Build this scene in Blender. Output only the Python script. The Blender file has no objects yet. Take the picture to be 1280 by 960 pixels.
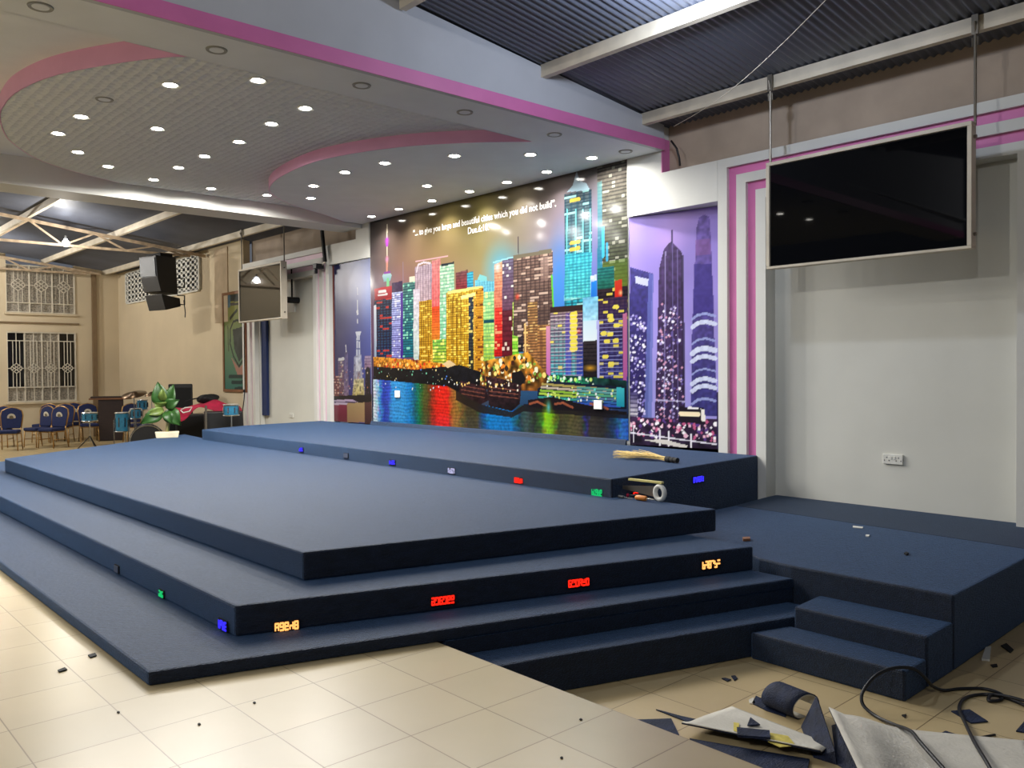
import bpy, bmesh, math, random
import numpy as np
from mathutils import Vector, Matrix, Quaternion
S = bpy.context.scene
COL = S.collection
R = math.radians
random.seed(7)

# ------------------------------------------------------------------ camera
F_PX = 1049.0
YAW, PIT, ROL = R(47.6), R(-1.0), R(-0.42)
CAM = Vector((0, 0, 1.8))
_f = Vector((-math.sin(YAW) * math.cos(PIT), math.cos(YAW) * math.cos(PIT), math.sin(PIT)))
_r = Vector((math.cos(YAW), math.sin(YAW), 0))
_u = _r.cross(_f)
RX = _r * math.cos(ROL) + _u * math.sin(ROL)
UP = -_r * math.sin(ROL) + _u * math.cos(ROL)
FW = _f
cd = bpy.data.cameras.new('camera')
cd.sensor_width = 36.0
cd.lens = F_PX / 1280 * 36
cd.clip_end = 200
cam = bpy.data.objects.new('camera', cd)
COL.objects.link(cam)
cam.matrix_world = Matrix(((RX.x, UP.x, -FW.x, 0), (RX.y, UP.y, -FW.y, 0), (RX.z, UP.z, -FW.z, CAM.z), (0, 0, 0, 1)))
S.camera = cam

def ray(x, y):
    return RX * ((x - 640) / F_PX) - UP * ((y - 480) / F_PX) + FW
def at_z(x, y, z):            # photo measurement -> point of the horizontal plane at height z
    d = ray(x, y); return CAM + d * ((z - CAM.z) / d.z)
def at_y(x, y, Y):            # ... -> point of the plane parallel to the mural wall
    d = ray(x, y); return CAM + d * (Y / d.y)
def at_x(x, y, X):
    d = ray(x, y); return CAM + d * (X / d.x)
def at_d(x, y, D):            # ... -> point at horizontal distance D
    d = ray(x, y); return CAM + d * (D / math.hypot(d.x, d.y))

# ------------------------------------------------------------------ view / world
S.view_settings.view_transform = 'Standard'
S.view_settings.look = 'None'
S.view_settings.gamma = 1
S.view_settings.use_curve_mapping = False
S.view_settings.exposure = 0.82
w = bpy.data.worlds.new('world'); S.world = w; w.use_nodes = True
w.node_tree.nodes['Background'].inputs[0].default_value = (0.80, 0.86, 1.0, 1)
w.node_tree.nodes['Background'].inputs[1].default_value = 0.075
S.cycles.use_denoising = True
S.cycles.max_bounces = 6
S.cycles.diffuse_bounces = 4
S.cycles.glossy_bounces = 3
S.cycles.sample_clamp_indirect = 4
S.cycles.sample_clamp_direct = 0
S.cycles.caustics_reflective = False
S.cycles.caustics_refractive = False

# ------------------------------------------------------------------ materials
def s2l(c):
    return tuple(((v / 255) / 12.92 if v / 255 <= 0.04045 else ((v / 255 + 0.055) / 1.055) ** 2.4) for v in c)
def mat(name, rgb, rough=0.6, metal=0.0, var=0.12, scale=6.0, bump=0.0, bscale=None, spec=0.5, sheen=0.0, sheen_tint=None, coat=0.0, emit=None, estr=0.0, stretch=None):
    m = bpy.data.materials.new(name); m.use_nodes = True
    nt = m.node_tree; b = nt.nodes['Principled BSDF']
    c = s2l(rgb)
    b.inputs['Roughness'].default_value = rough
    b.inputs['Metallic'].default_value = metal
    b.inputs['Specular IOR Level'].default_value = spec
    if coat: b.inputs['Coat Weight'].default_value = coat; b.inputs['Coat Roughness'].default_value = 0.08
    if sheen:
        b.inputs['Sheen Weight'].default_value = sheen
        b.inputs['Sheen Roughness'].default_value = 0.45
        b.inputs['Sheen Tint'].default_value = (*s2l(sheen_tint or rgb), 1)
    tc = nt.nodes.new('ShaderNodeTexCoord')
    vec = tc.outputs['Object']
    if stretch:
        mp = nt.nodes.new('ShaderNodeMapping'); mp.inputs['Scale'].default_value = stretch
        nt.links.new(vec, mp.inputs['Vector']); vec = mp.outputs['Vector']
    n = nt.nodes.new('ShaderNodeTexNoise'); n.inputs['Scale'].default_value = scale; n.inputs['Detail'].default_value = 5
    nt.links.new(vec, n.inputs['Vector'])
    r = nt.nodes.new('ShaderNodeValToRGB')
    r.color_ramp.elements[0].position = 0.3; r.color_ramp.elements[1].position = 0.7
    r.color_ramp.elements[0].color = (*[v * (1 - var) for v in c], 1)
    r.color_ramp.elements[1].color = (*[min(1, v * (1 + var)) for v in c], 1)
    nt.links.new(n.outputs['Fac'], r.inputs['Fac'])
    nt.links.new(r.outputs['Color'], b.inputs['Base Color'])
    if bump:
        n2 = nt.nodes.new('ShaderNodeTexNoise'); n2.inputs['Scale'].default_value = bscale or scale * 8; n2.inputs['Detail'].default_value = 4
        nt.links.new(vec, n2.inputs['Vector'])
        bp = nt.nodes.new('ShaderNodeBump'); bp.inputs['Strength'].default_value = bump; bp.inputs['Distance'].default_value = 0.01
        nt.links.new(n2.outputs['Fac'], bp.inputs['Height']); nt.links.new(bp.outputs['Normal'], b.inputs['Normal'])
    if emit:
        b.inputs['Emission Color'].default_value = (*s2l(emit), 1); b.inputs['Emission Strength'].default_value = estr
    return m

def tile_mat(name, rgb, ox, oy, rough):
    m = mat(name, rgb, rough=rough, var=0.07, scale=1.6)
    nt = m.node_tree; b = nt.nodes['Principled BSDF']
    base = b.inputs['Base Color'].links[0].from_socket
    g = nt.nodes.new('ShaderNodeNewGeometry'); sp = nt.nodes.new('ShaderNodeSeparateXYZ'); nt.links.new(g.outputs['Position'], sp.inputs[0])
    def node(op, a, bb=None):
        n = nt.nodes.new('ShaderNodeMath'); n.operation = op
        for i, v in enumerate((a, bb)):
            if v is None: continue
            if isinstance(v, (int, float)): n.inputs[i].default_value = v
            else: nt.links.new(v, n.inputs[i])
        return n.outputs[0]
    def edge(s, o):
        fr = node('FRACT', node('DIVIDE', node('SUBTRACT', s, o), 0.4))
        return node('MINIMUM', fr, node('SUBTRACT', 1.0, fr))
    ex, ey = edge(sp.outputs['X'], ox), edge(sp.outputs['Y'], oy)
    line = node('LESS_THAN', node('MINIMUM', ex, ey), 0.0065)
    # per-tile tone
    cx = node('FLOOR', node('DIVIDE', node('SUBTRACT', sp.outputs['X'], ox), 0.4)); cy = node('FLOOR', node('DIVIDE', node('SUBTRACT', sp.outputs['Y'], oy), 0.4))
    cmb = nt.nodes.new('ShaderNodeCombineXYZ'); nt.links.new(cx, cmb.inputs[0]); nt.links.new(cy, cmb.inputs[1])
    wn = nt.nodes.new('ShaderNodeTexWhiteNoise'); nt.links.new(cmb.outputs[0], wn.inputs['Vector'])
    tone = node('ADD', node('MULTIPLY', wn.outputs['Value'], 0.10), 0.95)
    mul = nt.nodes.new('ShaderNodeVectorMath'); mul.operation = 'SCALE'; nt.links.new(base, mul.inputs[0]); nt.links.new(tone, mul.inputs['Scale'])
    mix = nt.nodes.new('ShaderNodeMix'); mix.data_type = 'RGBA'
    nt.links.new(line, mix.inputs['Factor']); nt.links.new(mul.outputs[0], mix.inputs['A']); mix.inputs['B'].default_value = (*s2l((118, 100, 70)), 1)
    nt.links.new(mix.outputs['Result'], b.inputs['Base Color'])
    bp = nt.nodes.new('ShaderNodeBump'); bp.inputs['Strength'].default_value = 0.25; bp.inputs['Distance'].default_value = 0.002; bp.invert = True
    nt.links.new(line, bp.inputs['Height']); nt.links.new(bp.outputs['Normal'], b.inputs['Normal'])
    return m

M = {}
def carpet(name, rgb, sheen):
    return mat(name, rgb, rough=0.62, var=0.5, scale=6, bump=1.0, bscale=34, spec=0.35, sheen=sheen, sheen_tint=(108, 154, 214), stretch=(5, 1, 5))
M['carpet'] = carpet('navy_carpet', (14, 22, 38), 0.60)
M['carpet_b'] = carpet('navy_carpet_other_piece', (12, 17, 26), 0.30)  # darker navy for the rear of the side platform
M['tile'] = tile_mat('cream_floor_tile', (172, 156, 120), -2.81, 2.79, 0.30)
M['tile_low'] = tile_mat('cream_lower_floor_tile', (190, 170, 128), -2.906, 3.28, 0.35)
M['slab_edge'] = mat('tile_edge', (190, 170, 130), 0.6)
M['white'] = mat('white_paint', (214, 214, 208), 0.55, var=0.03, scale=2)
M['white2'] = mat('matt_white_gypsum', (222, 226, 230), 0.8, var=0.03, scale=3)
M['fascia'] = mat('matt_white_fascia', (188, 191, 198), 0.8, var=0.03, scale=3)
M['offwhite'] = mat('off_white_wall', (212, 212, 203), 0.75, var=0.05, scale=1.2)
M['ply'] = mat('bare_board', (172, 156, 140), 0.85, var=0.12, scale=2.2)
M['beige'] = mat('beige_wall_paint', (206, 190, 160), 0.8, var=0.06, scale=1.0)
M['beige2'] = mat('stained_beige_paint', (190, 170, 142), 0.85, var=0.12, scale=4)
M['brown'] = mat('brown_band_paint', (128, 106, 78), 0.8, var=0.06)
M['pink'] = mat('pink_paint', (214, 118, 176), 0.5, var=0.06, scale=3)
M['pink2'] = mat('light_pink_paint', (252, 186, 226), 0.45, var=0.05, scale=3)  # same pink as the surrounds, with strong light put into its colour
M['pinkpale'] = mat('pale_pink_paint', (226, 190, 208), 0.5, var=0.06, scale=3)
M['roof'] = mat('blue_grey_roof_sheet', (94, 99, 112), 0.4, metal=0.12, var=0.15, scale=1.3)
M['steel'] = mat('cream_painted_steel', (206, 196, 176), 0.5, var=0.12, scale=4)
M['rusty'] = mat('weathered_cream_steel', (182, 160, 132), 0.6, var=0.3, scale=9)
M['rod'] = mat('grey_steel_rod', (120, 114, 104), 0.4, metal=0.6)
M['screen'] = mat('black_glass_screen', (6, 7, 10), 0.03, var=0.02, spec=0.15)
M['black'] = mat('black_plastic', (16, 17, 20), 0.5)
M['blackm'] = mat('matt_black', (10, 11, 13), 0.8)
M['grille'] = mat('dark_speaker_grille', (34, 40, 45), 0.45, var=0.3, scale=60)
M['gold'] = mat('gold_metal', (176, 138, 84), 0.35, metal=0.7)
M['navy'] = mat('navy_fabric', (24, 36, 80), 0.85, var=0.15, scale=30, sheen=0.2)
M['badge'] = mat('white_badge', (214, 208, 190), 0.6)
M['badge2'] = mat('tan_badge_mark', (120, 110, 84), 0.6)
M['wood'] = mat('dark_wood', (44, 26, 20), 0.5, var=0.3, scale=5, stretch=(1, 1, 8))
M['woodtop'] = mat('brown_wood_top', (124, 82, 50), 0.45, var=0.2, scale=6)
M['drumblue'] = mat('blue_drum_wrap', (52, 126, 160), 0.3, var=0.2, scale=20)
M['chrome'] = mat('chrome', (200, 205, 210), 0.15, metal=1.0)
M['skin'] = mat('drum_head', (214, 214, 206), 0.5)
M['cymbal'] = mat('dark_bronze_cymbal', (98, 78, 58), 0.3, metal=0.8)
M['leaf'] = mat('dark_green_leaf', (46, 84, 34), 0.4, var=0.35, scale=9)
M['leaf2'] = mat('pale_green_leaf', (104, 124, 58), 0.4, var=0.35, scale=9)
M['stem'] = mat('pale_plant_stem', (190, 180, 130), 0.6)
M['pot'] = mat('cream_plastic_pot', (226, 218, 190), 0.5)
M['red'] = mat('crimson_cloth', (176, 24, 62), 0.8, var=0.2, scale=8)
M['winframe'] = mat('white_window_paint', (210, 202, 184), 0.5)
M['glassdark'] = mat('dark_window_glass', (12, 11, 14), 0.1)
M['glassfrost'] = mat('patterned_obscure_glass', (150, 142, 128), 0.5, var=0.55, scale=26)
M['blue_reveal'] = mat('navy_curtain_cloth', (22, 40, 86), 0.8)  # navy tone of the reveal in shade, not a cloth
M['plastic'] = mat('white_plastic', (222, 222, 214), 0.4, var=0.02)
M['grey'] = mat('mid_grey', (96, 98, 98), 0.6)
M['orange'] = mat('orange_plastic', (212, 130, 52), 0.5)
M['yellow'] = mat('pale_yellow_plastic', (214, 204, 130), 0.5)
M['straw'] = mat('straw_bristles', (206, 180, 116), 0.8, var=0.3, scale=40)
M['underlay'] = mat('white_carpet_backing', (206, 202, 190), 0.9, var=0.12, scale=5, bump=0.4, bscale=60)
M['underlay_y'] = mat('yellow_glue_stain', (206, 190, 92), 0.8, var=0.3, scale=20)
M['carpet_s'] = carpet('navy_carpet_scrap', (24, 33, 58), 0.08)
M['cable'] = mat('black_rubber_cable', (18, 20, 26), 0.45)
M['led'] = mat('lit_downlight_lens', (255, 255, 255), 0.4, emit=(255, 250, 240), estr=30)
M['bulb'] = mat('lit_bulb', (255, 255, 255), 0.4, emit=(240, 244, 255), estr=40)
M['ring'] = mat('grey_lamp_ring', (146, 146, 140), 0.5)
M['ledoff'] = mat('unlit_downlight_lens', (120, 122, 118), 0.4)
def led(name, c, e): return mat(name, [v * .5 for v in c], 0.4, emit=c, estr=e, var=0.3, scale=120)
M['l_red'] = led('red_led', (255, 30, 14), 1.0)
M['l_blue'] = led('blue_led', (50, 40, 255), .75)
M['l_green'] = led('green_led', (20, 200, 110), .5)
M['l_orange'] = led('orange_led', (255, 170, 90), .95)
M['l_white'] = led('white_led', (190, 190, 230), .45)
M['l_dim'] = mat('unlit_step_lens', (74, 80, 98), 0.4)

# ------------------------------------------------------------------ mesh helpers
class MB:
    def __init__(self): self.v = []; self.f = []
    def add(self, vs, fs):
        o = len(self.v); self.v += [tuple(p) for p in vs]; self.f += [tuple(i + o for i in f) for f in fs]; return self
    def box(self, c, s, rz=0.0, rot=None):
        hx, hy, hz = s[0] / 2, s[1] / 2, s[2] / 2
        m = rot if rot is not None else Matrix.Rotation(rz, 3, 'Z')
        vs = [Vector(c) + m @ Vector((a * hx, b * hy, d * hz)) for a in (-1, 1) for b in (-1, 1) for d in (-1, 1)]
        return self.add(vs, [(0, 1, 3, 2), (4, 6, 7, 5), (0, 4, 5, 1), (2, 3, 7, 6), (0, 2, 6, 4), (1, 5, 7, 3)])
    def bb(self, x0, x1, y0, y1, z0, z1):
        return self.box(((x0 + x1) / 2, (y0 + y1) / 2, (z0 + z1) / 2), (abs(x1 - x0), abs(y1 - y0), abs(z1 - z0)))
    def ext(self, pts, vec):               # any planar polygon pushed along vec
        n = len(pts); vec = Vector(vec)
        a = [Vector(p) for p in pts]; b = [p + vec for p in a]
        return self.add(a + b, [tuple(range(n))[::-1], tuple(range(n, 2 * n))] + [(i, (i + 1) % n, (i + 1) % n + n, i + n) for i in range(n)])
    def prism(self, poly, z0, z1):
        return self.ext([(p[0], p[1], z0) for p in poly], (0, 0, z1 - z0))
    def tube(self, pts, r, n=8, closed=False):
        pts = [Vector(p) for p in pts]; rs = r if isinstance(r, (list, tuple)) else [r] * len(pts)
        rings = []; up = None
        for i, p in enumerate(pts):
            a = pts[i - 1] if (i or closed) else p; b = pts[(i + 1) % len(pts)] if (i < len(pts) - 1 or closed) else p
            t = (b - a).normalized()
            if up is None: up = Vector((0, 0, 1)) if abs(t.z) < .9 else Vector((1, 0, 0))
            s = t.cross(up).normalized(); up = s.cross(t).normalized()
            rings.append([p + (s * math.cos(2 * math.pi * k / n) + up * math.sin(2 * math.pi * k / n)) * rs[i] for k in range(n)])
        vs = [q for g in rings for q in g]; m = len(pts)
        fs = [(i * n + k, i * n + (k + 1) % n, ((i + 1) % m) * n + (k + 1) % n, ((i + 1) % m) * n + k) for i in range(m if closed else m - 1) for k in range(n)]
        if not closed: fs += [tuple(range(n))[::-1], tuple(range((m - 1) * n, m * n))]
        return self.add(vs, fs)
    def cyl(self, a, b, r0, r1=None, n=20):
        return self.tube([a, b], [r0, r0 if r1 is None else r1], n)
    def bar(self, a, b, w, h):              # rectangular bar
        a, b = Vector(a), Vector(b); t = (b - a); L = t.length
        q = t.to_track_quat('X', 'Z').to_matrix()
        return self.box((a + b) / 2, (L, w, h), rot=q)
    def lathe(self, prof, c=(0, 0, 0), n=28, rot=None):
        m = rot if rot is not None else Matrix.Identity(3)
        vs = [Vector(c) + m @ Vector((r * math.cos(2 * math.pi * k / n), r * math.sin(2 * math.pi * k / n), z)) for r, z in prof for k in range(n)]
        fs = [(i * n + k, i * n + (k + 1) % n, (i + 1) * n + (k + 1) % n, (i + 1) * n + k) for i in range(len(prof) - 1) for k in range(n)]
        fs += [tuple(range(n))[::-1], tuple(range((len(prof) - 1) * n, len(prof) * n))]
        return self.add(vs, fs)
    def grid(self, fn, nu, nv):
        vs = [fn(i / nu, j / nv) for j in range(nv + 1) for i in range(nu + 1)]
        return self.add(vs, [(j * (nu + 1) + i, j * (nu + 1) + i + 1, (j + 1) * (nu + 1) + i + 1, (j + 1) * (nu + 1) + i) for j in range(nv) for i in range(nu)])
    def build(self, name, material, parent=None, world=False, bevel=0.0, smooth=False, solid=0.0, recenter=True, segs=2):
        vs = [Vector(p) for p in self.v]; loc = Vector((0, 0, 0))
        if parent is not None and world:
            P = parent; mw = Matrix.Identity(4)
            chain = []
            while P is not None: chain.append(P); P = P.parent
            for P in reversed(chain): mw = mw @ (Matrix.Translation(P.location) @ P.rotation_euler.to_matrix().to_4x4())
            inv = mw.inverted(); vs = [inv @ p for p in vs]
        if parent is None and recenter:
            loc = Vector(((min(p.x for p in vs) + max(p.x for p in vs)) / 2, (min(p.y for p in vs) + max(p.y for p in vs)) / 2, min(p.z for p in vs)))
            vs = [p - loc for p in vs]
        me = bpy.data.meshes.new(name); me.from_pydata([tuple(p) for p in vs], [], self.f); me.update()
        bm = bmesh.new(); bm.from_mesh(me); bmesh.ops.recalc_face_normals(bm, faces=bm.faces); bm.to_mesh(me); bm.free()
        me.materials.append(material)
        if smooth:
            me.polygons.foreach_set('use_smooth', [len(p.vertices) <= 4 for p in me.polygons])
        o = bpy.data.objects.new(name, me); COL.objects.link(o); o.location = loc
        if parent is not None: o.parent = parent
        if solid:
            md = o.modifiers.new('solid', 'SOLIDIFY'); md.thickness = solid; md.offset = 0
        if bevel:
            md = o.modifiers.new('bevel', 'BEVEL'); md.width = bevel; md.segments = segs; md.limit_method = 'ANGLE'; md.angle_limit = R(40)
        return o
def tag(o, label=None, cat=None, group=None, kind=None):
    if label: o['label'] = label
    if cat: o['category'] = cat
    if group: o['group'] = group
    if kind: o['kind'] = kind
    return o
def thing(name, label, cat, loc=(0, 0, 0), rz=0.0, group=None):
    o = bpy.data.objects.new(name, None); COL.objects.link(o); o.empty_display_size = 0.1
    o.location = loc; o.rotation_euler = (0, 0, rz)
    return tag(o, label, cat, group)
def struct(o): o['kind'] = 'structure'; return o
def copy_tree(o, parent=None):
    c = o.copy(); COL.objects.link(c)
    if parent is not None: c.parent = parent
    for ch in list(o.children): copy_tree(ch, c)
    return c
def xy(p): return (p.x, p.y)
# ================================================================== SETTING
YF = 7.86                       # face of the mural wall
ZC = 4.31                       # lowest level of the dropped ceiling
def roof_z(y): return 4.60 + 0.117 * (7.9 - y)

# floors: tiled hall floor (raised 0.3) and the lower tiled floor around the stage
struct(MB().bb(-25.3, 5, -6, 2.79, 0.0, 0.30).build('floor', M['tile']))
struct(MB().bb(-25.3, 5, 2.79, 8.0, -0.1, 0.0).build('floor_lower', M['tile_low']))

# back wall: beige at the far left, bare board above the surrounds, off-white recessed panels
wb = struct(MB().bb(-25.3, -17.15, 7.90, 8.05, 0, 4.62).build('wall_back', M['beige']))
struct(MB().bb(-17.15, -12.4, 8.10, 8.2, 3.9, 4.62).build('wall_back_upper', M['ply']))
struct(MB().bb(-6.3, 1.5, 8.00, 8.1, 3.9, 4.62).build('wall_back_upper', M['ply']))
struct(MB().bb(-5.1, -1.4, 8.05, 8.15, 0, 4.0).build('wall_back_panel', M['offwhite']))
struct(MB().bb(-16.9, -13.8, 8.05, 8.15, 0, 4.0).build('wall_back_panel', M['offwhite']))
struct(MB().bb(-13.6, -5.1, 8.28, 8.36, 0, 4.6).build('wall_back_core', M['blackm']))
struct(MB().bb(-12.19, -6.53, 7.885, 8.0, 0.7, 4.6).build('wall_back_mural', M['white']))
# left wall with two window openings
XW = -25.3
def wall_left():
    m = MB(); y = [4.0, 5.1, 6.75, 8.05]; zs = [0, 1.02, 2.9, 3.40, 4.68, 5.1]
    m.bb(XW - .15, XW, -6, 5.1, 0, 6.2); m.bb(XW - .15, XW, 6.75, 8.05, 0, 4.75)
    m.bb(XW - .15, XW, 5.1, 6.75, 0, 1.02); m.bb(XW - .15, XW, 5.1, 6.75, 2.9, 3.40)
    return m.build('wall_left', M['beige'])
struct(wall_left())
struct(MB().bb(XW, XW + .05, 4.0, 6.85, 3.12, 3.16).build('trim_1', M['brown']))
struct(MB().bb(XW, XW + .08, 7.18, 7.30, 0, 4.6).build('pillar_left', M['brown']))
struct(MB().bb(-18.6, -17.9, 7.875, 7.90, 2.9, 4.55).build('trim_2', M['beige2']))

def window(n, z0, z1, cols, dark):
    y0, y1 = 5.1, 6.75
    root = bpy.data.objects.new('window_%d' % n, None); COL.objects.link(root); root.location = (XW, (y0 + y1) / 2, z0); struct(root)
    W = y1 - y0; cw = W / cols
    f = MB(); t = .035
    for k in range(cols + 1): f.bb(XW - .06, XW - .02, y0 + k * cw - t / 2, y0 + k * cw + t / 2, z0, z1)
    f.bb(XW - .06, XW - .02, y0, y1, z0, z0 + t); f.bb(XW - .06, XW - .02, y0, y1, z1 - t, z1)
    zb = z0 + (z1 - z0) * .21; f.bb(XW - .06, XW - .02, y0, y1, zb - t / 2, zb + t / 2)
    f.build('window_frame', M['winframe'], root, True)
    for k in range(cols):
        MB().bb(XW - .05, XW - .045, y0 + k * cw + t / 2, y0 + (k + 1) * cw - t / 2, zb + t / 2, z1 - t).build('pane', M['glassdark'] if k in dark else M['glassfrost'], root, True)
        MB().bb(XW - .05, XW - .045, y0 + k * cw + t / 2, y0 + (k + 1) * cw - t / 2, z0 + t, zb - t / 2).build('pane', M['glassfrost'], root, True)
    g = MB(); xg = XW + .02; r = .011
    zt = z1 - (z1 - z0) * .13
    zm = z0 + (z1 - z0) * (.48 if n == 2 else .58)
    def b(ya, za, yb, zb_): g.bar((xg, ya, za), (xg, yb, zb_), .016, .022)
    for zz in (z0 + .02, zb, zt, z1 - .02): b(y0, zz, y1, zz)
    for k in range(cols):
        c = y0 + (k + .5) * cw; d = .13 if n == 2 else .16; e = d * .62
        b(y0 + k * cw, z0, y0 + k * cw, z1); b(c, z0, c, zb)
        b(c, zm + d, c, z1); b(c, zb, c, zm - d)
        for s in (-1, 1):
            b(c + s * e, zm + d * .75, c + s * e, zt); b(c + s * e, zb, c + s * e, zm - d * .75)
            b(c + s * e, zm + d * .75, c - s * d * .85, zm - d * .35); b(c + s * e, zm - d * .75, c - s * d * .85, zm + d * .35)
            b(c + s * d * .85, zm + d * .35, c, zm + d); b(c + s * d * .85, zm - d * .35, c, zm - d)
            b(c + s * d * .85, zm + d*.35, c + s * d, zm); b(c + s * d * .85, zm - d*.35, c + s * d, zm)
            b(c + s * d, zm, c + s * cw / 2, zm)
    b(y1, z0, y1, z1)
    g.build('window_grille', M['winframe'], root, True)
    s = MB(); s.bb(XW - .02, XW + .07, y0 - .06, y1 + .06, z0 - .05, z0); s.build('window_sill', M['beige'], root, True)
    MB().bb(XW - .145, XW - .14, y0, y1, z0, z1).build('dark_outside', M['glassdark'], root, True)
window(1, 3.40, 4.68, 3, ())
window(2, 1.02, 2.9, 4, (0, 3))

# pierced ventilation block panel in the back wall
def vent():
    m = MB(); x0, x1, z0, z1 = -24.45, -19.45, 3.72, 4.52
    nx, nz = 18, 6; cw = (x1 - x0) / nx; ch = (z1 - z0) / nz
    for i in range(nx + 1): m.bb(x0 + (i - .27) * cw, x0 + (i + .27) * cw, 7.84, 7.895, z0, z1)
    for j in range(nz + 1): m.bb(x0, x1, 7.84, 7.895, z0 + (j - .28) * ch, z0 + (j + .28) * ch)
    root = thing('ventilation_block_panel', 'white pierced ventilation block panel high on the beige wall behind hanging speakers', 'vent', ((x0 + x1) / 2, 7.87, z0))
    m.build('block_lattice', M['plastic'], root, True)
    MB().bb(x0, x1, 7.885, 7.899, z0, z1).build('dark_backing', M['blackm'], root, True)
vent()

# nested white and pink surrounds on either side of the mural
def surround(n, xo0, xo1, zt, zb, w, band, pm):
    root = bpy.data.objects.new('trim_%d' % n, None); COL.objects.link(root); root.location = ((xo0 + xo1) / 2, YF, zb); struct(root)
    wh, pk = MB(), MB()
    for k in range(5):
        a0, a1, t = xo0 + k * w, xo1 - k * w, zt - k * band
        tgt = wh if k % 2 == 0 else pk; y0 = YF if k % 2 == 0 else YF + .045
        tgt.bb(a0, a0 + w, y0, 8.06, zb, t); tgt.bb(a1 - w, a1, y0, 8.06, zb, t); tgt.bb(a0 + w, a1 - w, y0, 8.06, t - band, t)
    wh.build('white_band', M['white'], root, True); pk.build('pink_band', pm, root, True)
    return root
surround(3, -5.26, -1.76, 4.06, 0.0, .116, .098, M['pink'])
surround(4, -17.15, -13.53, 4.08, 0.0, .116, .098, M['pinkpale'])
struct(MB().bb(-16.57, -16.5, 7.95, 8.04, 0, 3.58).build('trim_5', M['white']))
# white bulkheads beside the mural, over the recessed side prints
br = MB(); br.bb(-6.53, -5.262, YF, 8.27, 3.62, 4.06); br.bb(-6.53, -6.02, YF, 8.0, 4.06, 4.6); struct(br.build('beam_right', M['white']))
struct(MB().bb(-6.02, -6.008, YF, 8.0, 4.061, 4.45).build('trim_6', M['pink']))
bl = MB(); bl.bb(-13.528, -12.19, YF, 8.27, 3.72, 4.08); bl.bb(-12.6, -12.19, YF, 8.0, 4.08, 4.5); struct(bl.build('beam_left', M['white']))

# roof: corrugated sheets falling towards the mural wall
def roof():
    m = MB(); xs = np.arange(XW, 5.0, 0.076 / 6); vs = []
    ys = [-6.0, 8.2]
    for y in ys:
        for x in xs: vs.append((x, y, roof_z(y) + 0.011 * math.sin(2 * math.pi * x / 0.076) + .02))
    n = len(xs)
    return m.add(vs, [(i, i + 1, n + i + 1, n + i) for i in range(n - 1)]).build('ceiling', M['roof'], smooth=True)
struct(roof())
for k, y in enumerate((7.5, 5.95, 4.25, 2.6, .9)):
    z = roof_z(y) - .115
    for a, bx in ((-25.25, -13.1), (-6.02, 5.0)):
        struct(MB().bb(a, bx, y - .035, y + .035, z, z + .125).build('roof_beam', M['steel']))

# ------------------------------------------------------------------ dropped ceiling
def curve_pts(pxs, z): return [xy(at_z(x, y, z)) for x, y in pxs]
Z1, Z2 = ZC + .135, ZC + .31
def smooth_curve(pts, sub=5):
    out = []
    for i in range(len(pts) - 1):
        p0, p1, p2, p3 = (Vector(pts[max(0, min(len(pts) - 1, i + k))]) for k in (-1, 0, 1, 2))
        for s in range(sub):
            t = s / sub
            out.append(tuple(.5 * ((2 * p1) + (p2 - p0) * t + (2 * p0 - 5 * p1 + 4 * p2 - p3) * t * t + (3 * p1 - p0 - 3 * p2 + p3) * t ** 3)))
    return out + [tuple(pts[-1])]
lo_curve = smooth_curve([(-6.70, 6.46), (-7.13, 6.01), (-7.6, 5.63), (-8.01, 5.40), (-8.35, 5.26), (-8.72, 5.15), (-9.12, 5.09), (-9.6, 5.10), (-10.16, 5.17), (-10.64, 5.30), (-11.0, 5.48), (-11.4, 5.85), (-11.75, 6.35), (-12.05, 6.95), (-12.38, 7.5)])
def fx(y): return -6.16 + .0225 * (y - 1.7)       # the ceiling's right edge
lo_poly = [(fx(-3), -3), (fx(7.85), 7.85), (-12.38, 7.85)] + lo_curve[::-1] + [(-6.70, -3)]
lo = struct(MB().prism(lo_poly, ZC, ZC + .012).build('ceiling_lower', M['white2']))
def side_strip(pts, z0, z1, name, m, closed=False):
    b = MB(); n = len(pts); vs = [(p[0], p[1], z0) for p in pts] + [(p[0], p[1], z1) for p in pts]
    b.add(vs, [(i, (i + 1) % n, n + (i + 1) % n, n + i) for i in range(n if closed else n - 1)])
    return struct(b.build(name, m, solid=.012))
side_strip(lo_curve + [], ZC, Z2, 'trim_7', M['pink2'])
side_strip([(-6.70, -3), (-6.70, 6.46)], ZC, Z2, 'trim_8', M['white2'])
mid_curve = smooth_curve([(-6.64, 3.25), (-7.08, 2.77), (-7.22, 2.64), (-7.58, 2.41), (-8.10, 2.15), (-8.53, 2.01), (-9.04, 1.93), (-9.5, 1.93), (-9.95, 1.98), (-10.58, 2.14), (-11.03, 2.32), (-11.65, 2.71), (-12.08, 3.26), (-12.38, 3.9)])
mid_poly = mid_curve + [(-12.38, 7.8), (-6.64, 7.8)]
def tex_mat():
    m = mat('embossed_gypsum_tile', (222, 225, 224), 0.85, var=0.03)
    nt = m.node_tree; b = nt.nodes['Principled BSDF']; tc = nt.nodes.new('ShaderNodeNewGeometry')
    wv = nt.nodes.new('ShaderNodeTexVoronoi'); wv.inputs['Scale'].default_value = 11; wv.inputs['Randomness'].default_value = 0.25; wv.voronoi_dimensions = '2D'
    nt.links.new(tc.outputs['Position'], wv.inputs['Vector'])
    bp = nt.nodes.new('ShaderNodeBump'); bp.inputs['Strength'].default_value = 1.0; bp.inputs['Distance'].default_value = .05
    nt.links.new(wv.outputs['Distance'], bp.inputs['Height']); nt.links.new(bp.outputs['Normal'], b.inputs['Normal'])
    return m
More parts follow.
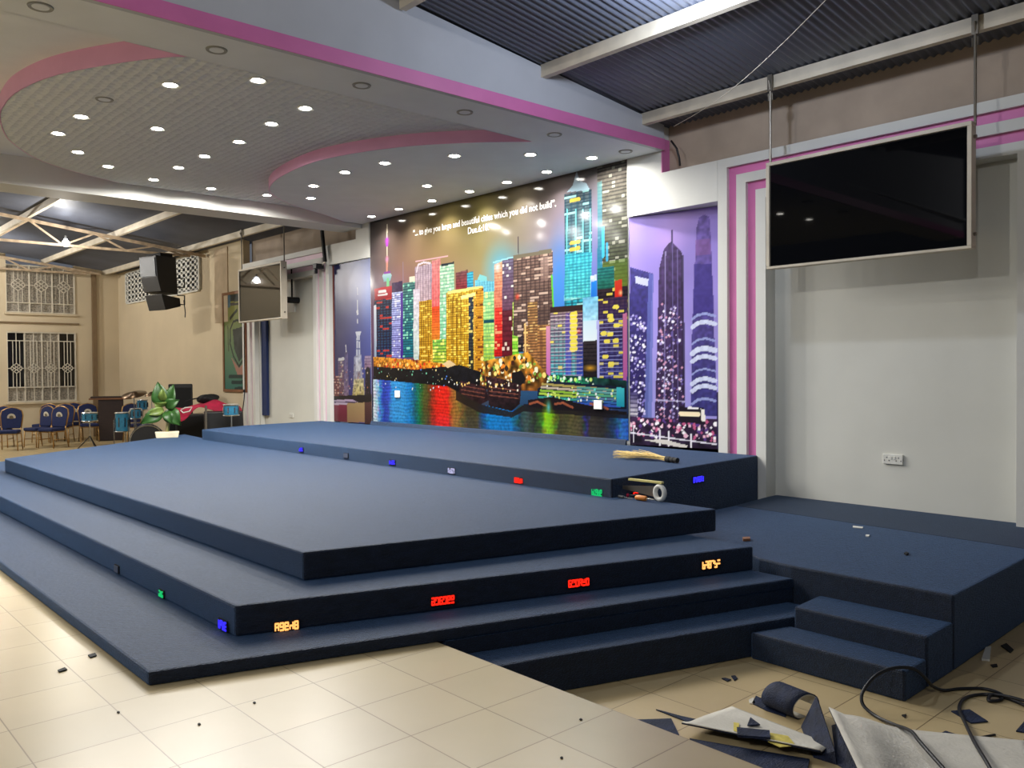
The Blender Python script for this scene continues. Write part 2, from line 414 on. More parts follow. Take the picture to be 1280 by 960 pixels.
struct(MB().prism(mid_poly, Z1, Z1 + .012).build('ceiling_middle', tex_mat()))
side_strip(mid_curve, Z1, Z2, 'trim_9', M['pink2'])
struct(MB().bb(-12.5, -6.1, -3, 7.9, Z2, Z2 + .03).build('ceiling_upper', M['white2']))
# fascia along the right edge up to the roof, with its pink strip
fa = MB(); y0, y1 = -3, 7.85
fa.add([(fx(y0), y0, ZC), (fx(y1), y1, ZC), (fx(y1), y1, roof_z(y1) - .01), (fx(y0), y0, roof_z(y0) - .01), (fx(y0) + .05, y0, ZC), (fx(y1) + .05, y1, ZC), (fx(y1) + .05, y1, roof_z(y1) - .01), (fx(y0) + .05, y0, roof_z(y0) - .01)],
       [(0, 1, 2, 3), (4, 5, 6, 7), (0, 1, 5, 4), (3, 2, 6, 7), (0, 3, 7, 4), (1, 2, 6, 5)])
struct(fa.build('beam_fascia', M['fascia']))
pf = MB(); pf.add([(fx(y0) + .051, y0, ZC), (fx(y1) + .051, y1, ZC), (fx(y1) + .051, y1, ZC + .125), (fx(y0) + .051, y0, ZC + .125), (fx(y0) + .06, y0, ZC), (fx(y1) + .06, y1, ZC), (fx(y1) + .06, y1, ZC + .125), (fx(y0) + .06, y0, ZC + .125)],
       [(0, 1, 2, 3), (4, 5, 6, 7), (0, 1, 5, 4), (3, 2, 6, 7), (0, 3, 7, 4), (1, 2, 6, 5)])
struct(pf.build('trim_10', M['pink']))
# left edge beam
struct(MB().bb(-13.0, -12.4, -3, 7.85, 4.24, 4.75).build('beam_edge', M['white']))

# ------------------------------------------------------------------ downlights
def area(name, p, power, size, col=(1, .97, .92), spread=R(125)):
    l = bpy.data.lights.new(name, 'AREA'); l.shape = 'DISK'; l.size = size; l.energy = power; l.color = col; l.spread = spread
    o = bpy.data.objects.new(name, l); COL.objects.link(o); o.location = p; return o
DL_POWER = 23
disc = None
def downlight(px, z, label, lit, group, k=1.0):
    global protoL, protoU
    p = at_z(px[0], px[1], z)
    src = protoL if lit else protoU
    if src is None:
        root = thing('downlight', label, 'ceiling light', (p.x, p.y, z), 0, group)
        MB().lathe([(.056, -.004), (.078, -.010), (.082, -.002), (.082, .0)], n=24).build('trim_ring', M['plastic'] if lit else M['ring'], root)
        MB().lathe([(.055, -.007), (.055, -.001)], n=24).build('lens', M['led'] if lit else M['white2'], root)
        if lit: protoL = root
        else: protoU = root
    else:
        root = copy_tree(src); root.location = (p.x, p.y, z); root['label'] = label; root['group'] = group
    if lit: area('downlight_lamp', (p.x, p.y, z - .02), DL_POWER * k, .10, spread=R(125) if k < 1 else R(168))
    return root
protoL = protoU = None
c6 = lambda a, b: (a / 2.667, b / 2.667)
mid_l = [(c6(568, 282), 'lit downlight in textured ceiling, second from its nearest corner'), (c6(860, 267), 'lit downlight in textured ceiling nearest the pink fascia'), (c6(1018, 360), 'lit downlight in textured ceiling just behind the one nearest the fascia'),
         (c6(905, 412), 'first downlight of the curved row running from the fascia'), (c6(797, 472), 'second downlight of the curved row running from the fascia'), (c6(682, 520), 'third downlight of the curved row running from the fascia'),
         (c6(595, 558), 'fourth downlight of the curved row running from the fascia'), (c6(512, 598), 'downlight at the far end of the curved row, close to the left beam'), (c6(524, 428), 'lone lit downlight in the middle of the textured ceiling'),
         (c6(270, 388), 'downlight of the left arc nearest the first pink curve'), (c6(194, 444), 'leftmost lit downlight of the textured ceiling'), (c6(260, 506), 'third downlight of the left arc, beside the leftmost one'),
         (c6(360, 554), 'fourth downlight of the left arc along the left beam'), (c6(704, 628), 'downlight by the left beam, before the pink curve tip'), (c6(890, 650), 'downlight at the left tip of the pink curve')]
for p, l in mid_l: downlight(p, Z1, l, True, 'lit downlights in the textured ceiling panel')
low_l = [((392, 232), 'downlight just inside the left tip of the pink curve'), ((388.5, 247.5), 'downlight behind the one inside the left pink tip'), ((431, 215), 'second downlight along the inside of the pink curve'), ((481, 203.6), 'third downlight along the inside of the pink curve'),
         ((568, 194.6), 'fourth downlight along the inside of the pink curve'), ((663, 193), 'downlight by the right tip of the pink curve'), ((740, 197), 'rightmost lit downlight, near the white bulkhead'), ((683.6, 214.5), 'downlight of the mural row above the tall teal tower'),
         ((633.7, 227.6), 'downlight of the mural row, second from the right'), ((587, 239), 'downlight of the mural row, third from the right'), ((540, 250.6), 'downlight of the mural row, third from its left end'), ((498.5, 261), 'downlight of the mural row, second from its left end'),
         ((464.4, 270.3), 'downlight at the left end of the mural row'), ((533.7, 232), 'lone downlight between the mural row and the pink curve')]
for p, l in low_l: downlight(p, ZC, l, True, 'lit downlights in the smooth ceiling by the mural', .28 if 'mural row' in l else 1.0)
off_l = [((50.6, 8), 'unlit ring light in ceiling strip, nearest the camera'), ((270.7, 62), 'unlit ring light in ceiling strip, second along the pink fascia'), ((452, 106.5), 'unlit ring light in ceiling strip, third along the pink fascia'),
         ((581, 140), 'unlit ring light in ceiling strip, fourth along the pink fascia'), ((693, 168), 'unlit ring light in ceiling strip by the right pink tip'), ((782, 189), 'unlit ring light in ceiling strip next to the white bulkhead')]
for p, l in off_l: downlight(p, ZC, l, False, 'unlit ring lights along the fascia')
pu = protoU
o = downlight((130.5, 124), Z1, 'unlit ring light in textured ceiling beside the first pink curve', False, 'unlit ring lights along the fascia')
# more of the same downlights where the ceiling runs on over the near end of the stage
for k, (rx, ry) in enumerate(((975, 267), (1011.5, 274))):      # two of them mirrored in the large television
    a_ = at_y(rx, ry, 7.356); d_ = ray(rx, ry); t_ = (Z2 - a_.z) / d_.z
    o = copy_tree(protoL); o.location = (a_.x + d_.x * t_, a_.y - d_.y * t_, Z2); o['group'] = 'lit downlights in the near end of the ceiling'
    o['label'] = ('downlight outside the view mirrored in the large television, nearer its frame', 'downlight outside the view mirrored in the large television, farther from its frame')[k]
    print('mirror light', tuple(o.location))
    area('downlight_lamp', (o.location.x, o.location.y, Z2 - .02), DL_POWER * .45, .10)
for x, y in ((-8.7, .9), (-10.3, .9), (-8.0, -.8), (-10.0, -1.0), (-11.4, 1.6)):
    area('downlight_lamp', (x, y, Z2 - .02), DL_POWER * .45, .10)

# hall lamps, and an unseen fill added for the left hall
def bulb_lamp(p, power, r=.06, col=(.93, .96, 1)):
    l = bpy.data.lights.new('hall_lamp', 'POINT'); l.energy = power; l.shadow_soft_size = r; l.color = col
    o = bpy.data.objects.new('hall_lamp', l); COL.objects.link(o); o.location = p
HALL = [((0.5, -2.3, 5.3), 135, (1, .975, .94)), ((-4.0, 5.45, 4.64), 46, (.74, .83, 1)), ((-18.0, 4.6, 3.95), 70, (1, .95, .86)), ((-9, -4.5, 5.6), 100, (1, .975, .94)), ((-22.3, 4.05, 4.36), 380, (1, .96, .90)), ((-3.5, -4.0, 5.6), 245, (1, .975, .94)), ((-23, 1.6, 4.6), 330, (1, .96, .9))]  # last entry is the added fill that brightens the left hall
for p, e, c in HALL: bulb_lamp(p, e, .07, c)

# ------------------------------------------------------------------ stage
def stage():
    root = thing('stage', 'navy carpeted stepped stage in front of the city mural', 'stage', (-8.5, 4.5, 0))
    t = [((-12.2, 2.41), (-4.545, 2.447), (-3.70, 5.50), (-13.4, 5.50), (-14.6, 5.62))]
    def tier(name, poly, z0, z1, m=M['carpet']): return MB().prism(poly, z0, z1).build(name, m, root, True, bevel=.014)
    tier('low_step', [(-6, 2.82), (-3.40, 2.82), (-3.245, 3.35), (-2.72, 4.92), (-2.76, 5.2), (-6, 5.2)], 0.0, .21)
    tier('lower_tier', [(-14.5, 1.42), (-4.112, 1.392), (-2.90, 5.225), (-8, 5.3), (-14.8, 5.3)], .301, .37)
    lt2 = MB().prism([(-6, 2.83), (-3.66, 2.83), (-2.91, 5.22), (-6, 5.22)], .212, .30); lt2.build('lower_tier_riser', M['carpet'], root, True)
    tier('middle_tier', [(-13.4, 1.90), (-4.325, 1.922), (-3.21, 5.225), (-8, 5.45), (-15, 5.45)], .371, .54)
    tier('main_deck', t[0], .541, .715)
    tier('rear_deck', [(-13.24, 5.37), (-4.625, 5.35), (-4.77, 7.855), (-13.85, 7.855), (-13.65, 6.3)], .30, .875)
    MB().ext([(-12.15, 7.855, .87), (-12.15, 7.82, .87), (-12.15, 7.84, .93), (-12.15, 7.855, .94)], (5.6, 0, 0)).build('carpet_upturn', M['carpet'], root, True)
    return root
stage()
def side_platform():
    root = thing('side_platform', 'navy carpeted side platform with two steps below the hanging television', 'platform', (-3.2, 6.3, 0))
    X1 = -1.885
    MB().prism([(-2.93, 5.235), (X1, 5.235), (X1 - .03, 6.95), (-4.59, 7.15), (-4.60, 5.53), (-3.66, 5.53), (-3.2, 5.28)], 0, .45).build('deck', M['carpet'], root, True, bevel=.014)
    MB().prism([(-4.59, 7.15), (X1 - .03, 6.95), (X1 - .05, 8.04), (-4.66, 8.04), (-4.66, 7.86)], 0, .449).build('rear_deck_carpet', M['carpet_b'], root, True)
    MB().prism([(-2.70, 4.86), (X1, 4.85), (X1, 5.23), (-2.72, 5.23)], 0, .29).build('step', M['carpet'], root, True, bevel=.014)
    MB().prism([(-2.825, 4.56), (X1, 4.555), (X1, 4.845), (-2.725, 4.855)], 0, .165).build('step', M['carpet'], root, True, bevel=.014)
side_platform()

# small LED displays let into the risers
def led_light(px, face, w, h, m, label, group, dim=False):
    if face[0] == 'y': p = at_y(px[0], px[1], face[1]); n = Vector((0, -1, 0)); t = Vector((1, 0, 0))
    else:
        a, b = Vector((*face[1], 0)), Vector((*face[2], 0)); t = (b - a).normalized(); n = Vector((t.y, -t.x, 0))
        d = ray(*px); s = ((a - CAM).dot(n)) / d.dot(n); p = CAM + d * s
    root = thing('step_light', label, 'step light', p, 0, group)
    rot = Matrix((t, n, Vector((0, 0, 1)))).transposed()
    MB().box(p + n * .0045, (w + .012, .007, h + .012), rot=rot).build('housing', M['blackm'], root, True)
    g = MB(); rnd = random.Random(int(px[0]))
    if dim: g.box(p + n * .0105, (w, .006, h), rot=rot)
    else:
        nc = max(3, int(w / .022))
        for i in range(nc):                          # glowing segmented characters
            cx = (i + .5) / nc * w - w / 2
            for j in range(3):
                if rnd.random() < .75: g.box(p + n * .0105 + t * cx + Vector((0, 0, (j - 1) * h * .40)), (w / nc * .8, .006, h * .2), rot=rot)
            for s in (-1, 1):
                for q in (-1, 1):
                    if rnd.random() < .68: g.box(p + n * .0105 + t * (cx + s * w / nc * .33) + Vector((0, 0, q * h * .22)), (w / nc * .28, .006, h * .38), rot=rot)
    g.build('lens', m, root, True)
T2R = ('r', (-4.325, 1.922), (-3.21, 5.225)); T2F = ('y', 1.915); UPF = ('y', 5.36); UPR = ('r', (-4.625, 5.35), (-4.77, 7.855))
gA, gB = 'LED lights in the middle riser', 'LED lights in the upper deck riser'
led_light((358, 782), T2R, .13, .048, M['l_orange'], 'orange LED display near the front corner of the middle riser', gA)
led_light((553, 750), T2R, .145, .048, M['l_red'], 'larger red LED display in the side of the middle riser', gA)
led_light((722.5, 728), T2R, .15, .048, M['l_red'], 'red LED display further back along the middle riser', gA)
led_light((888, 705), T2R, .15, .055, M['l_orange'], 'orange LED display at the back end of the middle riser', gA)
led_light((280, 781), T2F, .10, .05, M['l_blue'], 'blue LED display by the front corner of the middle riser', gA)
led_light((203, 742), T2F, .07, .04, M['l_green'], 'faint green LED display in the front of the middle riser', gA)
led_light((147, 711), T2F, .08, .045, M['l_dim'], 'unlit LED display in front of the middle riser', gA, True)
led_light((377, 562), UPF, .10, .05, M['l_blue'], 'small blue LED display farthest along the upper deck riser', gB)
led_light((433, 569.5), UPF, .10, .05, M['l_dim'], 'unlit pale LED display between two blue ones', gB, True)
led_light((491, 578), UPF, .11, .05, M['l_blue'], 'blue LED display midway along the upper deck riser', gB)
led_light((565, 588.5), UPF, .11, .055, M['l_white'], 'white LED display in the upper deck riser', gB)
led_light((649, 600.5), UPF, .11, .05, M['l_red'], 'red LED display in the front of the upper deck riser', gB)
led_light((747, 615.5), UPF, .12, .06, M['l_green'], 'green LED display near the upper deck corner', gB)
led_light((798, 612), UPR, .18, .055, M['l_red'], 'red LED display glowing behind the hand tools', gB)
led_light((872, 599), UPR, .18, .055, M['l_blue'], 'blue LED display in the side of the upper deck', gB)
# ================================================================== PRINTED MURALS
class Canvas:
    """a printed sheet on a wall: colours are laid out in sheet coordinates (metres)"""
    def __init__(self, origin, ux, W, H, res, name):
        self.o = Vector(origin); self.ux = Vector(ux).normalized(); self.W, self.H, self.res = W, H, res
        self.nx, self.nz = int(W / res) + 1, int(H / res) + 1
        self.img = np.zeros((self.nz, self.nx, 3)); self.name = name; self.gain = .74
        self.X, self.Z = np.meshgrid(np.linspace(0, W, self.nx), np.linspace(0, H, self.nz))
        self.n = Vector((self.ux.y, -self.ux.x, 0)); self.rng = np.random.RandomState(5)
    def uv(self, px, py):
        d = ray(px, py); s = ((self.o - CAM).dot(self.n)) / d.dot(self.n); p = CAM + d * s - self.o
        return p.dot(self.ux), p.z
    def mask(self, pts):
        P = [self.uv(*p) for p in pts]; m = np.zeros(self.X.shape, bool); n = len(P)
        for i in range(n):
            (x0, z0), (x1, z1) = P[i], P[(i + 1) % n]
            if abs(z1 - z0) < 1e-9: continue
            c = ((z0 > self.Z) != (z1 > self.Z)) & (self.X < (x1 - x0) * (self.Z - z0) / (z1 - z0) + x0)
            m ^= c
        return m
    def fill(self, pts, col, col2=None, a=1.0, noise=0.0, nscale=None):
        m = self.mask(pts); P = [self.uv(*p) for p in pts]; zs = [p[1] for p in P]; z0, z1 = min(zs), max(zs)
        c = np.array(col, float)[None, None]
        if col2 is not None:
            t = np.clip((self.Z - z0) / max(z1 - z0, 1e-6), 0, 1)[..., None]; c = np.array(col2, float) * (1 - t) + c * t
        c = np.broadcast_to(c, self.img.shape).copy()
        if noise: c = c * (1 + noise * self.blot(nscale or .03))[..., None]
        self.img[m] = self.img[m] * (1 - a) + c[m] * a
        return m, P
    def blot(self, s):
        n1, n2 = int(self.W / s) + 3, int(self.H / s) + 3
        g = self.rng.rand(n2, n1) * 2 - 1
        fx_, fz = self.X / s, self.Z / s; i, j = fx_.astype(int), fz.astype(int); u, v = fx_ - i, fz - j
        return (g[j, i] * (1 - u) + g[j, i + 1] * u) * (1 - v) + (g[j + 1, i] * (1 - u) + g[j + 1, i + 1] * u) * v
    def glow(self, px, py, r, col, a=1.0, rz=None):
        x, z = self.uv(px, py); d = np.sqrt(((self.X - x) / r) ** 2 + ((self.Z - z) / (rz or r)) ** 2)
        k = (np.clip(1 - d, 0, 1) ** 1.3 * a)[..., None]; self.img = self.img * (1 - k) + np.array(col, float) * k
    def tower(self, x0, x1, yt0, yt1, yb, ct, cb, fl=.05, fc=(20, 20, 30), fa=.6, co=None, cc=(20, 20, 30), ca=.5, lit=None, la=.1, noise=.15):
        """a building: window floors every fl metres, mullions every co metres, la of the windows lit"""
        m, P = self.fill([(x0, yt0), (x1, yt1), (x1, yb), (x0, yb)], ct, cb, noise=noise)
        ux0 = min(p[0] for p in P); z0 = min(p[1] for p in P)
        if fl:
            ph = ((self.Z - z0) / fl) % 1; k = m & (ph < .42); kk = fa * (.7 + .3 * self.rng.rand(*m.shape))[..., None]
            self.img[k] = (self.img * (1 - kk) + np.array(fc, float) * kk)[k]
        if co:
            ph = ((self.X - ux0) / co) % 1; k = m & (ph < .35); self.img[k] = self.img[k] * (1 - ca) + np.array(cc, float) * ca
        if lit is not None:
            i = ((self.X - ux0) / max(co or .05, .03)).astype(int); j = ((self.Z - z0) / (fl or .05)).astype(int)
            h = np.abs(np.sin(i * 12.9898 + j * 78.233 + x0 * 3.1) * 43758.5453) % 1
            k = m & (h < la) & ((((self.Z - z0) / (fl or .05)) % 1) > .3); self.img[k] = self.img[k] * .15 + np.array(lit, float) * .85
    def line(self, pts, wd, col, a=1.0):
        P = [self.uv(*p) for p in pts]
        for (x0, z0), (x1, z1) in zip(P, P[1:]):
            L2 = max((x1 - x0) ** 2 + (z1 - z0) ** 2, 1e-9); t = np.clip(((self.X - x0) * (x1 - x0) + (self.Z - z0) * (z1 - z0)) / L2, 0, 1)
            d = np.hypot(self.X - x0 - t * (x1 - x0), self.Z - z0 - t * (z1 - z0)); m = d < wd / 2
            self.img[m] = self.img[m] * (1 - a) + np.array(col, float) * a
    def dots(self, pts, n, cols, r=(.01, .02)):
        m = self.mask(pts); idx = np.argwhere(m)
        for _ in range(n):
            j, i = idx[self.rng.randint(len(idx))]; c = cols[self.rng.randint(len(cols))]; rr = self.rng.uniform(*r)
            k = ((self.X - self.X[j, i]) ** 2 + (self.Z - self.Z[j, i]) ** 2) < rr * rr; self.img[k] = c
    def build(self, label, rough):
        nx, nz = self.nx, self.nz
        me = bpy.data.meshes.new(self.name); th = .004
        P = np.empty((nz, nx, 3))
        for k in range(3): P[..., k] = self.ux[k] * self.X + (self.Z if k == 2 else 0)
        P += np.array(self.n) * th
        rip = (.0005 * np.sin(self.X * 9 + 1.5 * np.sin(self.Z * 3)) + .0004 * self.blot(.12) * (self.Z / self.H))
        P += np.array(self.n) * rip[..., None]
        n0 = nx * nz; verts = P.reshape(-1, 3)
        back = np.array([[0, 0, 0], [self.W * self.ux.x, self.W * self.ux.y, 0], [self.W * self.ux.x, self.W * self.ux.y, self.H], [0, 0, self.H]])
        verts = np.vstack([verts, back])
        a = (np.arange(nz - 1)[:, None] * nx + np.arange(nx - 1)[None]).ravel()
        q = np.stack([a, a + 1, a + 1 + nx, a + nx], 1)
        me.vertices.add(len(verts)); me.vertices.foreach_set('co', verts.ravel())
        nf = len(q) + 1; loops = np.concatenate([q.ravel(), [n0 + 3, n0 + 2, n0 + 1, n0]])
        me.loops.add(len(loops)); me.loops.foreach_set('vertex_index', loops.astype(np.int32))
        me.polygons.add(nf); me.polygons.foreach_set('loop_start', (np.arange(nf) * 4).astype(np.int32)); me.polygons.foreach_set('loop_total', np.full(nf, 4, np.int32))
        me.update(calc_edges=True); me.polygons.foreach_set('use_smooth', np.ones(nf, bool))
        c = np.clip(self.img * self.gain, 0, 255).reshape(-1, 3) / 255; c = np.where(c <= .04045, c / 12.92, ((c + .055) / 1.055) ** 2.4)
        c = np.vstack([c, np.ones((4, 3)) * .6]); rgba = np.concatenate([c, np.ones((len(c), 1))], 1).astype(np.float32)
        at = me.color_attributes.new('print', 'FLOAT_COLOR', 'POINT'); at.data.foreach_set('color', rgba.ravel())
        m = bpy.data.materials.new(self.name + '_print'); m.use_nodes = True; nt = m.node_tree; b = nt.nodes['Principled BSDF']
        ca = nt.nodes.new('ShaderNodeVertexColor'); ca.layer_name = 'print'
        nt.links.new(ca.outputs['Color'], b.inputs['Base Color']); b.inputs['Roughness'].default_value = rough; b.inputs['Specular IOR Level'].default_value = .27
        me.materials.append(m)
        o = bpy.data.objects.new(self.name, me); COL.objects.link(o); o.location = self.o
        return tag(o, label, 'mural')

# ---- the big night skyline
A = Canvas((-12.17, 7.878, .93), (1, 0, 0), 5.63, 3.385, .0095, 'city_mural')
gx = [463, 500, 545, 600, 650, 700, 745, 790]
rows = [(0.0, [(30, 40, 70)] * 8), (.45, [(105, 70, 105), (120, 80, 115), (150, 100, 110), (130, 130, 120), (60, 150, 200), (50, 120, 200), (60, 110, 190), (70, 100, 160)]),
        (.62, [(110, 78, 105), (140, 96, 112), (164, 122, 104), (160, 145, 108), (120, 165, 185), (110, 128, 195), (108, 120, 190), (110, 110, 150)]),
        (.78, [(100, 84, 92), (144, 112, 96), (164, 136, 96), (160, 146, 96), (152, 140, 122), (148, 134, 158), (132, 128, 160), (120, 112, 120)]),
        (1.0, [(84, 80, 78), (112, 98, 86), (150, 134, 84), (156, 142, 80), (140, 126, 100), (128, 116, 108), (120, 112, 108), (104, 98, 96)])]
ux = np.array([A.uv(x, 380)[0] for x in gx]); vz = np.array([r[0] for r in rows]) * A.H
for k in range(3):
    tab = np.array([[c[k] for c in r[1]] for r in rows], float)
    byx = np.array([np.interp(A.X[0], ux, t) for t in tab])
    A.img[..., k] = np.array([np.interp(A.Z[:, 0], vz, byx[:, i]) for i in range(A.nx)]).T
A.img *= (1 + .05 * A.blot(.3))[..., None]
A.glow(625, 335, .45, (90, 200, 245), .8, .5)
A.glow(700, 350, .30, (60, 140, 225), .8, .9)
# communications tower
A.line([(484, 281), (484, 330)], .03, (225, 215, 190)); A.line([(484, 300), (484, 306)], .07, (170, 70, 190)); A.line([(484, 322), (484, 340)], .05, (220, 150, 130))
A.glow(484, 301, .1, (190, 80, 210), .9); A.glow(484, 324, .08, (240, 150, 220), .9)
A.fill([(478, 345), (481, 340), (487, 339), (490, 344), (488, 351), (480, 352)], (190, 225, 225), (120, 170, 180)); A.line([(485, 350), (485, 375)], .08, (120, 205, 140))
A.fill([(480, 340), (488, 339), (488, 342), (480, 343)], (140, 60, 160))
# left group
A.tower(468, 491, 374, 372, 447, (40, 30, 60), (20, 30, 80), .045, (60, 170, 170), .35, .09, (20, 15, 40), .7, (220, 60, 50), .16)
A.fill([(468, 361), (490, 357), (491, 372), (469, 376)], (196, 22, 40), (150, 16, 34)); A.line([(474, 365), (482, 364)], .05, (240, 235, 235)); A.line([(473, 369), (484, 367.5)], .03, (235, 225, 225))
A.fill([(467.5, 382), (470.5, 381), (471, 447), (468, 448)], (236, 240, 250), (150, 170, 200))
A.tower(490, 503.5, 354, 351, 450, (62, 44, 78), (60, 50, 90), 0)
A.tower(490, 503.5, 366, 364, 450, (176, 188, 230), (150, 150, 225), .036, (50, 40, 110), .7, None, lit=(245, 245, 255), la=.2)
A.fill([(501, 366), (504.5, 365), (504.5, 450), (501, 451)], (90, 60, 150), (60, 30, 140))
A.tower(504, 519, 354, 351, 447, (96, 140, 130), (14, 110, 130), .042, (6, 40, 60), .65, .05, (10, 60, 80), .3, (150, 235, 200), .25)
A.fill([(512, 346), (520, 345), (520, 352), (512, 353)], (236, 228, 200)); A.line([(504, 328), (504, 352)], .02, (150, 130, 140))
A.tower(519, 541, 334, 329, 400, (196, 176, 190), (200, 170, 170), .03, (150, 120, 130), .4, .07, (120, 100, 120), .45)
A.line([(521, 340), (523, 331), (530, 328), (538, 329)], .03, (235, 215, 225)); A.line([(520, 327), (560, 320)], .018, (230, 180, 190))
A.tower(517, 525, 362, 361, 450, (215, 200, 215), (190, 210, 200), .06, (240, 235, 240), .3)
A.tower(524, 541, 377, 374, 460, (206, 160, 50), (196, 140, 20), .034, (96, 60, 16), .5, .06, (110, 70, 16), .6, (255, 220, 90), .18)
A.tower(540, 551, 326, 323, 450, (214, 140, 140), (224, 40, 46), .05, (190, 90, 90), .35, .07, (240, 180, 160), .25)
A.tower(540, 551, 384, 382, 452, (226, 70, 40), (224, 170, 40), .04, (130, 60, 20), .4)
A.tower(550, 568, 332, 328, 455, (186, 220, 186), (120, 200, 150), .05, (60, 130, 110), .45, None, lit=(225, 245, 220), la=.2)
A.fill([(552, 330), (568, 327), (568, 330), (552, 333)], (40, 50, 60)); A.tower(541, 560, 425, 423, 457, (120, 190, 80), (190, 190, 40), .05, (20, 70, 50), .6, lit=(250, 240, 120), la=.25)
A.tower(570, 585, 341, 337, 375, (120, 84, 84), (160, 30, 40), .04, (70, 30, 40), .4); A.tower(584, 592, 341, 339, 368, (70, 190, 215), (60, 150, 190), .04, (20, 60, 90), .5)
A.fill([(596, 352), (600, 343), (609, 346), (609, 380), (595, 382)], (130, 205, 205), (110, 190, 190)); A.tower(594, 621, 350, 352, 380, (110, 190, 210), (90, 170, 200), .04, (60, 120, 160), .3, .06, (150, 225, 225), .4)
A.tower(604, 619, 365, 364, 452, (168, 222, 170), (170, 200, 60), .05, (60, 130, 90), .5, .06, (90, 170, 120), .3, (240, 250, 150), .2)
A.fill([(605, 400), (618, 399), (618, 403), (605, 404)], (20, 70, 80))
# the golden blocks
A.tower(558, 604, 366, 358, 470, (214, 176, 64), (214, 160, 24), .034, (96, 62, 16), .55, .062, (120, 80, 20), .55, (255, 226, 90), .22)
A.fill([(560, 364), (603, 357), (603, 360), (560, 368)], (246, 224, 130)); A.line([(577, 372), (593, 368)], .05, (250, 232, 150))
A.fill([(586, 372), (592, 371), (592, 468), (586, 468)], (50, 52, 60), (20, 26, 40)); A.tower(586, 592, 375, 374, 468, (60, 70, 80), (40, 40, 30), .05, (16, 20, 34), .6, lit=(240, 220, 120), la=.2)
A.line([(593, 372), (594, 470)], .025, (220, 150, 60)); A.tower(595, 604.5, 362, 360, 470, (206, 150, 50), (206, 140, 30), .036, (110, 66, 24), .5, lit=(90, 40, 20), la=.18)
for x in (566, 571.5, 576): A.line([(x, 372), (x + .5, 466)], .02, (90, 56, 14), .7)
# red / grey tower, lime strip
A.tower(618, 629, 331, 326, 446, (214, 180, 140), (200, 40, 30), .042, (170, 60, 50), .35)
A.fill([(619, 385), (629, 384), (629, 446), (619, 446)], (224, 60, 44), (190, 20, 24)); A.tower(619, 629, 385, 384, 446, (228, 66, 50), (190, 24, 24), .045, (120, 16, 20), .5, lit=(255, 170, 120), la=.12)
A.tower(628, 642, 326, 321, 446, (118, 112, 140), (90, 22, 34), .05, (70, 50, 70), .55, None, lit=(240, 240, 230), la=.14)
A.tower(628, 642, 388, 387, 446, (96, 40, 50), (92, 20, 30), .07, (60, 16, 26), .5, lit=(240, 220, 200), la=.12)
A.glow(622, 334, .10, (240, 240, 250), .9); A.line([(617, 328), (643, 321)], .02, (160, 220, 235))
A.tower(641, 649, 378, 377, 450, (176, 200, 90), (110, 200, 40), .05, (60, 110, 30), .5, lit=(220, 250, 120), la=.25); A.tower(648, 656, 330, 329, 440, (130, 100, 80), (40, 34, 40), .05, (20, 20, 26), .55, lit=(220, 200, 160), la=.15)
# brown tower
A.line([(648, 296), (648.5, 322)], .018, (70, 60, 70))
A.tower(642, 691, 322, 313, 420, (140, 112, 100), (86, 66, 58), .042, (44, 36, 40), .55, .085, (60, 46, 46), .5, (214, 186, 166), .18)
A.fill([(676, 322), (686, 320), (686, 350), (676, 352)], (200, 172, 160), (150, 120, 110), .55); A.fill([(642, 319), (690, 311), (690, 316), (642, 324)], (120, 112, 92)); A.glow(647, 371, .07, (230, 70, 50), .95)
A.tower(655, 689, 408, 406, 476, (176, 128, 72), (150, 96, 56), .042, (50, 28, 30), .62, .16, (90, 54, 40), .45, (250, 214, 130), .07); A.tower(660, 672, 378, 376, 476, (150, 112, 70), (170, 110, 60), .038, (50, 34, 30), .6, lit=(220, 180, 110), la=.25)
A.fill([(683, 408), (688, 407), (688, 476), (683, 476)], (206, 140, 160), (190, 100, 180)); A.line([(656.5, 405), (657.5, 476)], .03, (230, 190, 120))
A.line([(690, 345), (692, 385)], .03, (90, 190, 60))
# teal glass tower with a spiky crown
A.fill([(709, 240), (716, 232), (721, 214), (725, 226), (733, 229), (738, 238)], (206, 220, 236), (180, 215, 230))
A.tower(706, 740, 243, 236, 390, (84, 90, 96), (40, 170, 190), .042, (24, 40, 52), .55, .11, (30, 60, 80), .5, (170, 230, 225), .14)
A.fill([(707, 318), (739, 315), (739, 345), (707, 347)], (60, 180, 200), (90, 200, 205), .6); A.fill([(707, 345), (740, 341), (741, 372), (705, 376)], (130, 214, 206), (150, 222, 220), .65)
for x in (709, 720, 729, 738): A.line([(x, 262), (x - .6, 372)], .022, (120, 235, 235), .85)
for y in (251, 304, 312): A.line([(714, y), (724, y - 2)], .05, (224, 190, 70), .9)
A.tower(706, 740, 318, 315, 372, (70, 190, 205), (90, 205, 205), .04, (20, 80, 110), .45, .07, (30, 110, 150), .35)
A.tower(738.5, 746, 345, 343, 378, (230, 240, 250), (30, 110, 210), 0); A.fill([(739, 352), (746, 351), (746, 385), (739, 386)], (40, 130, 220), (30, 90, 190))
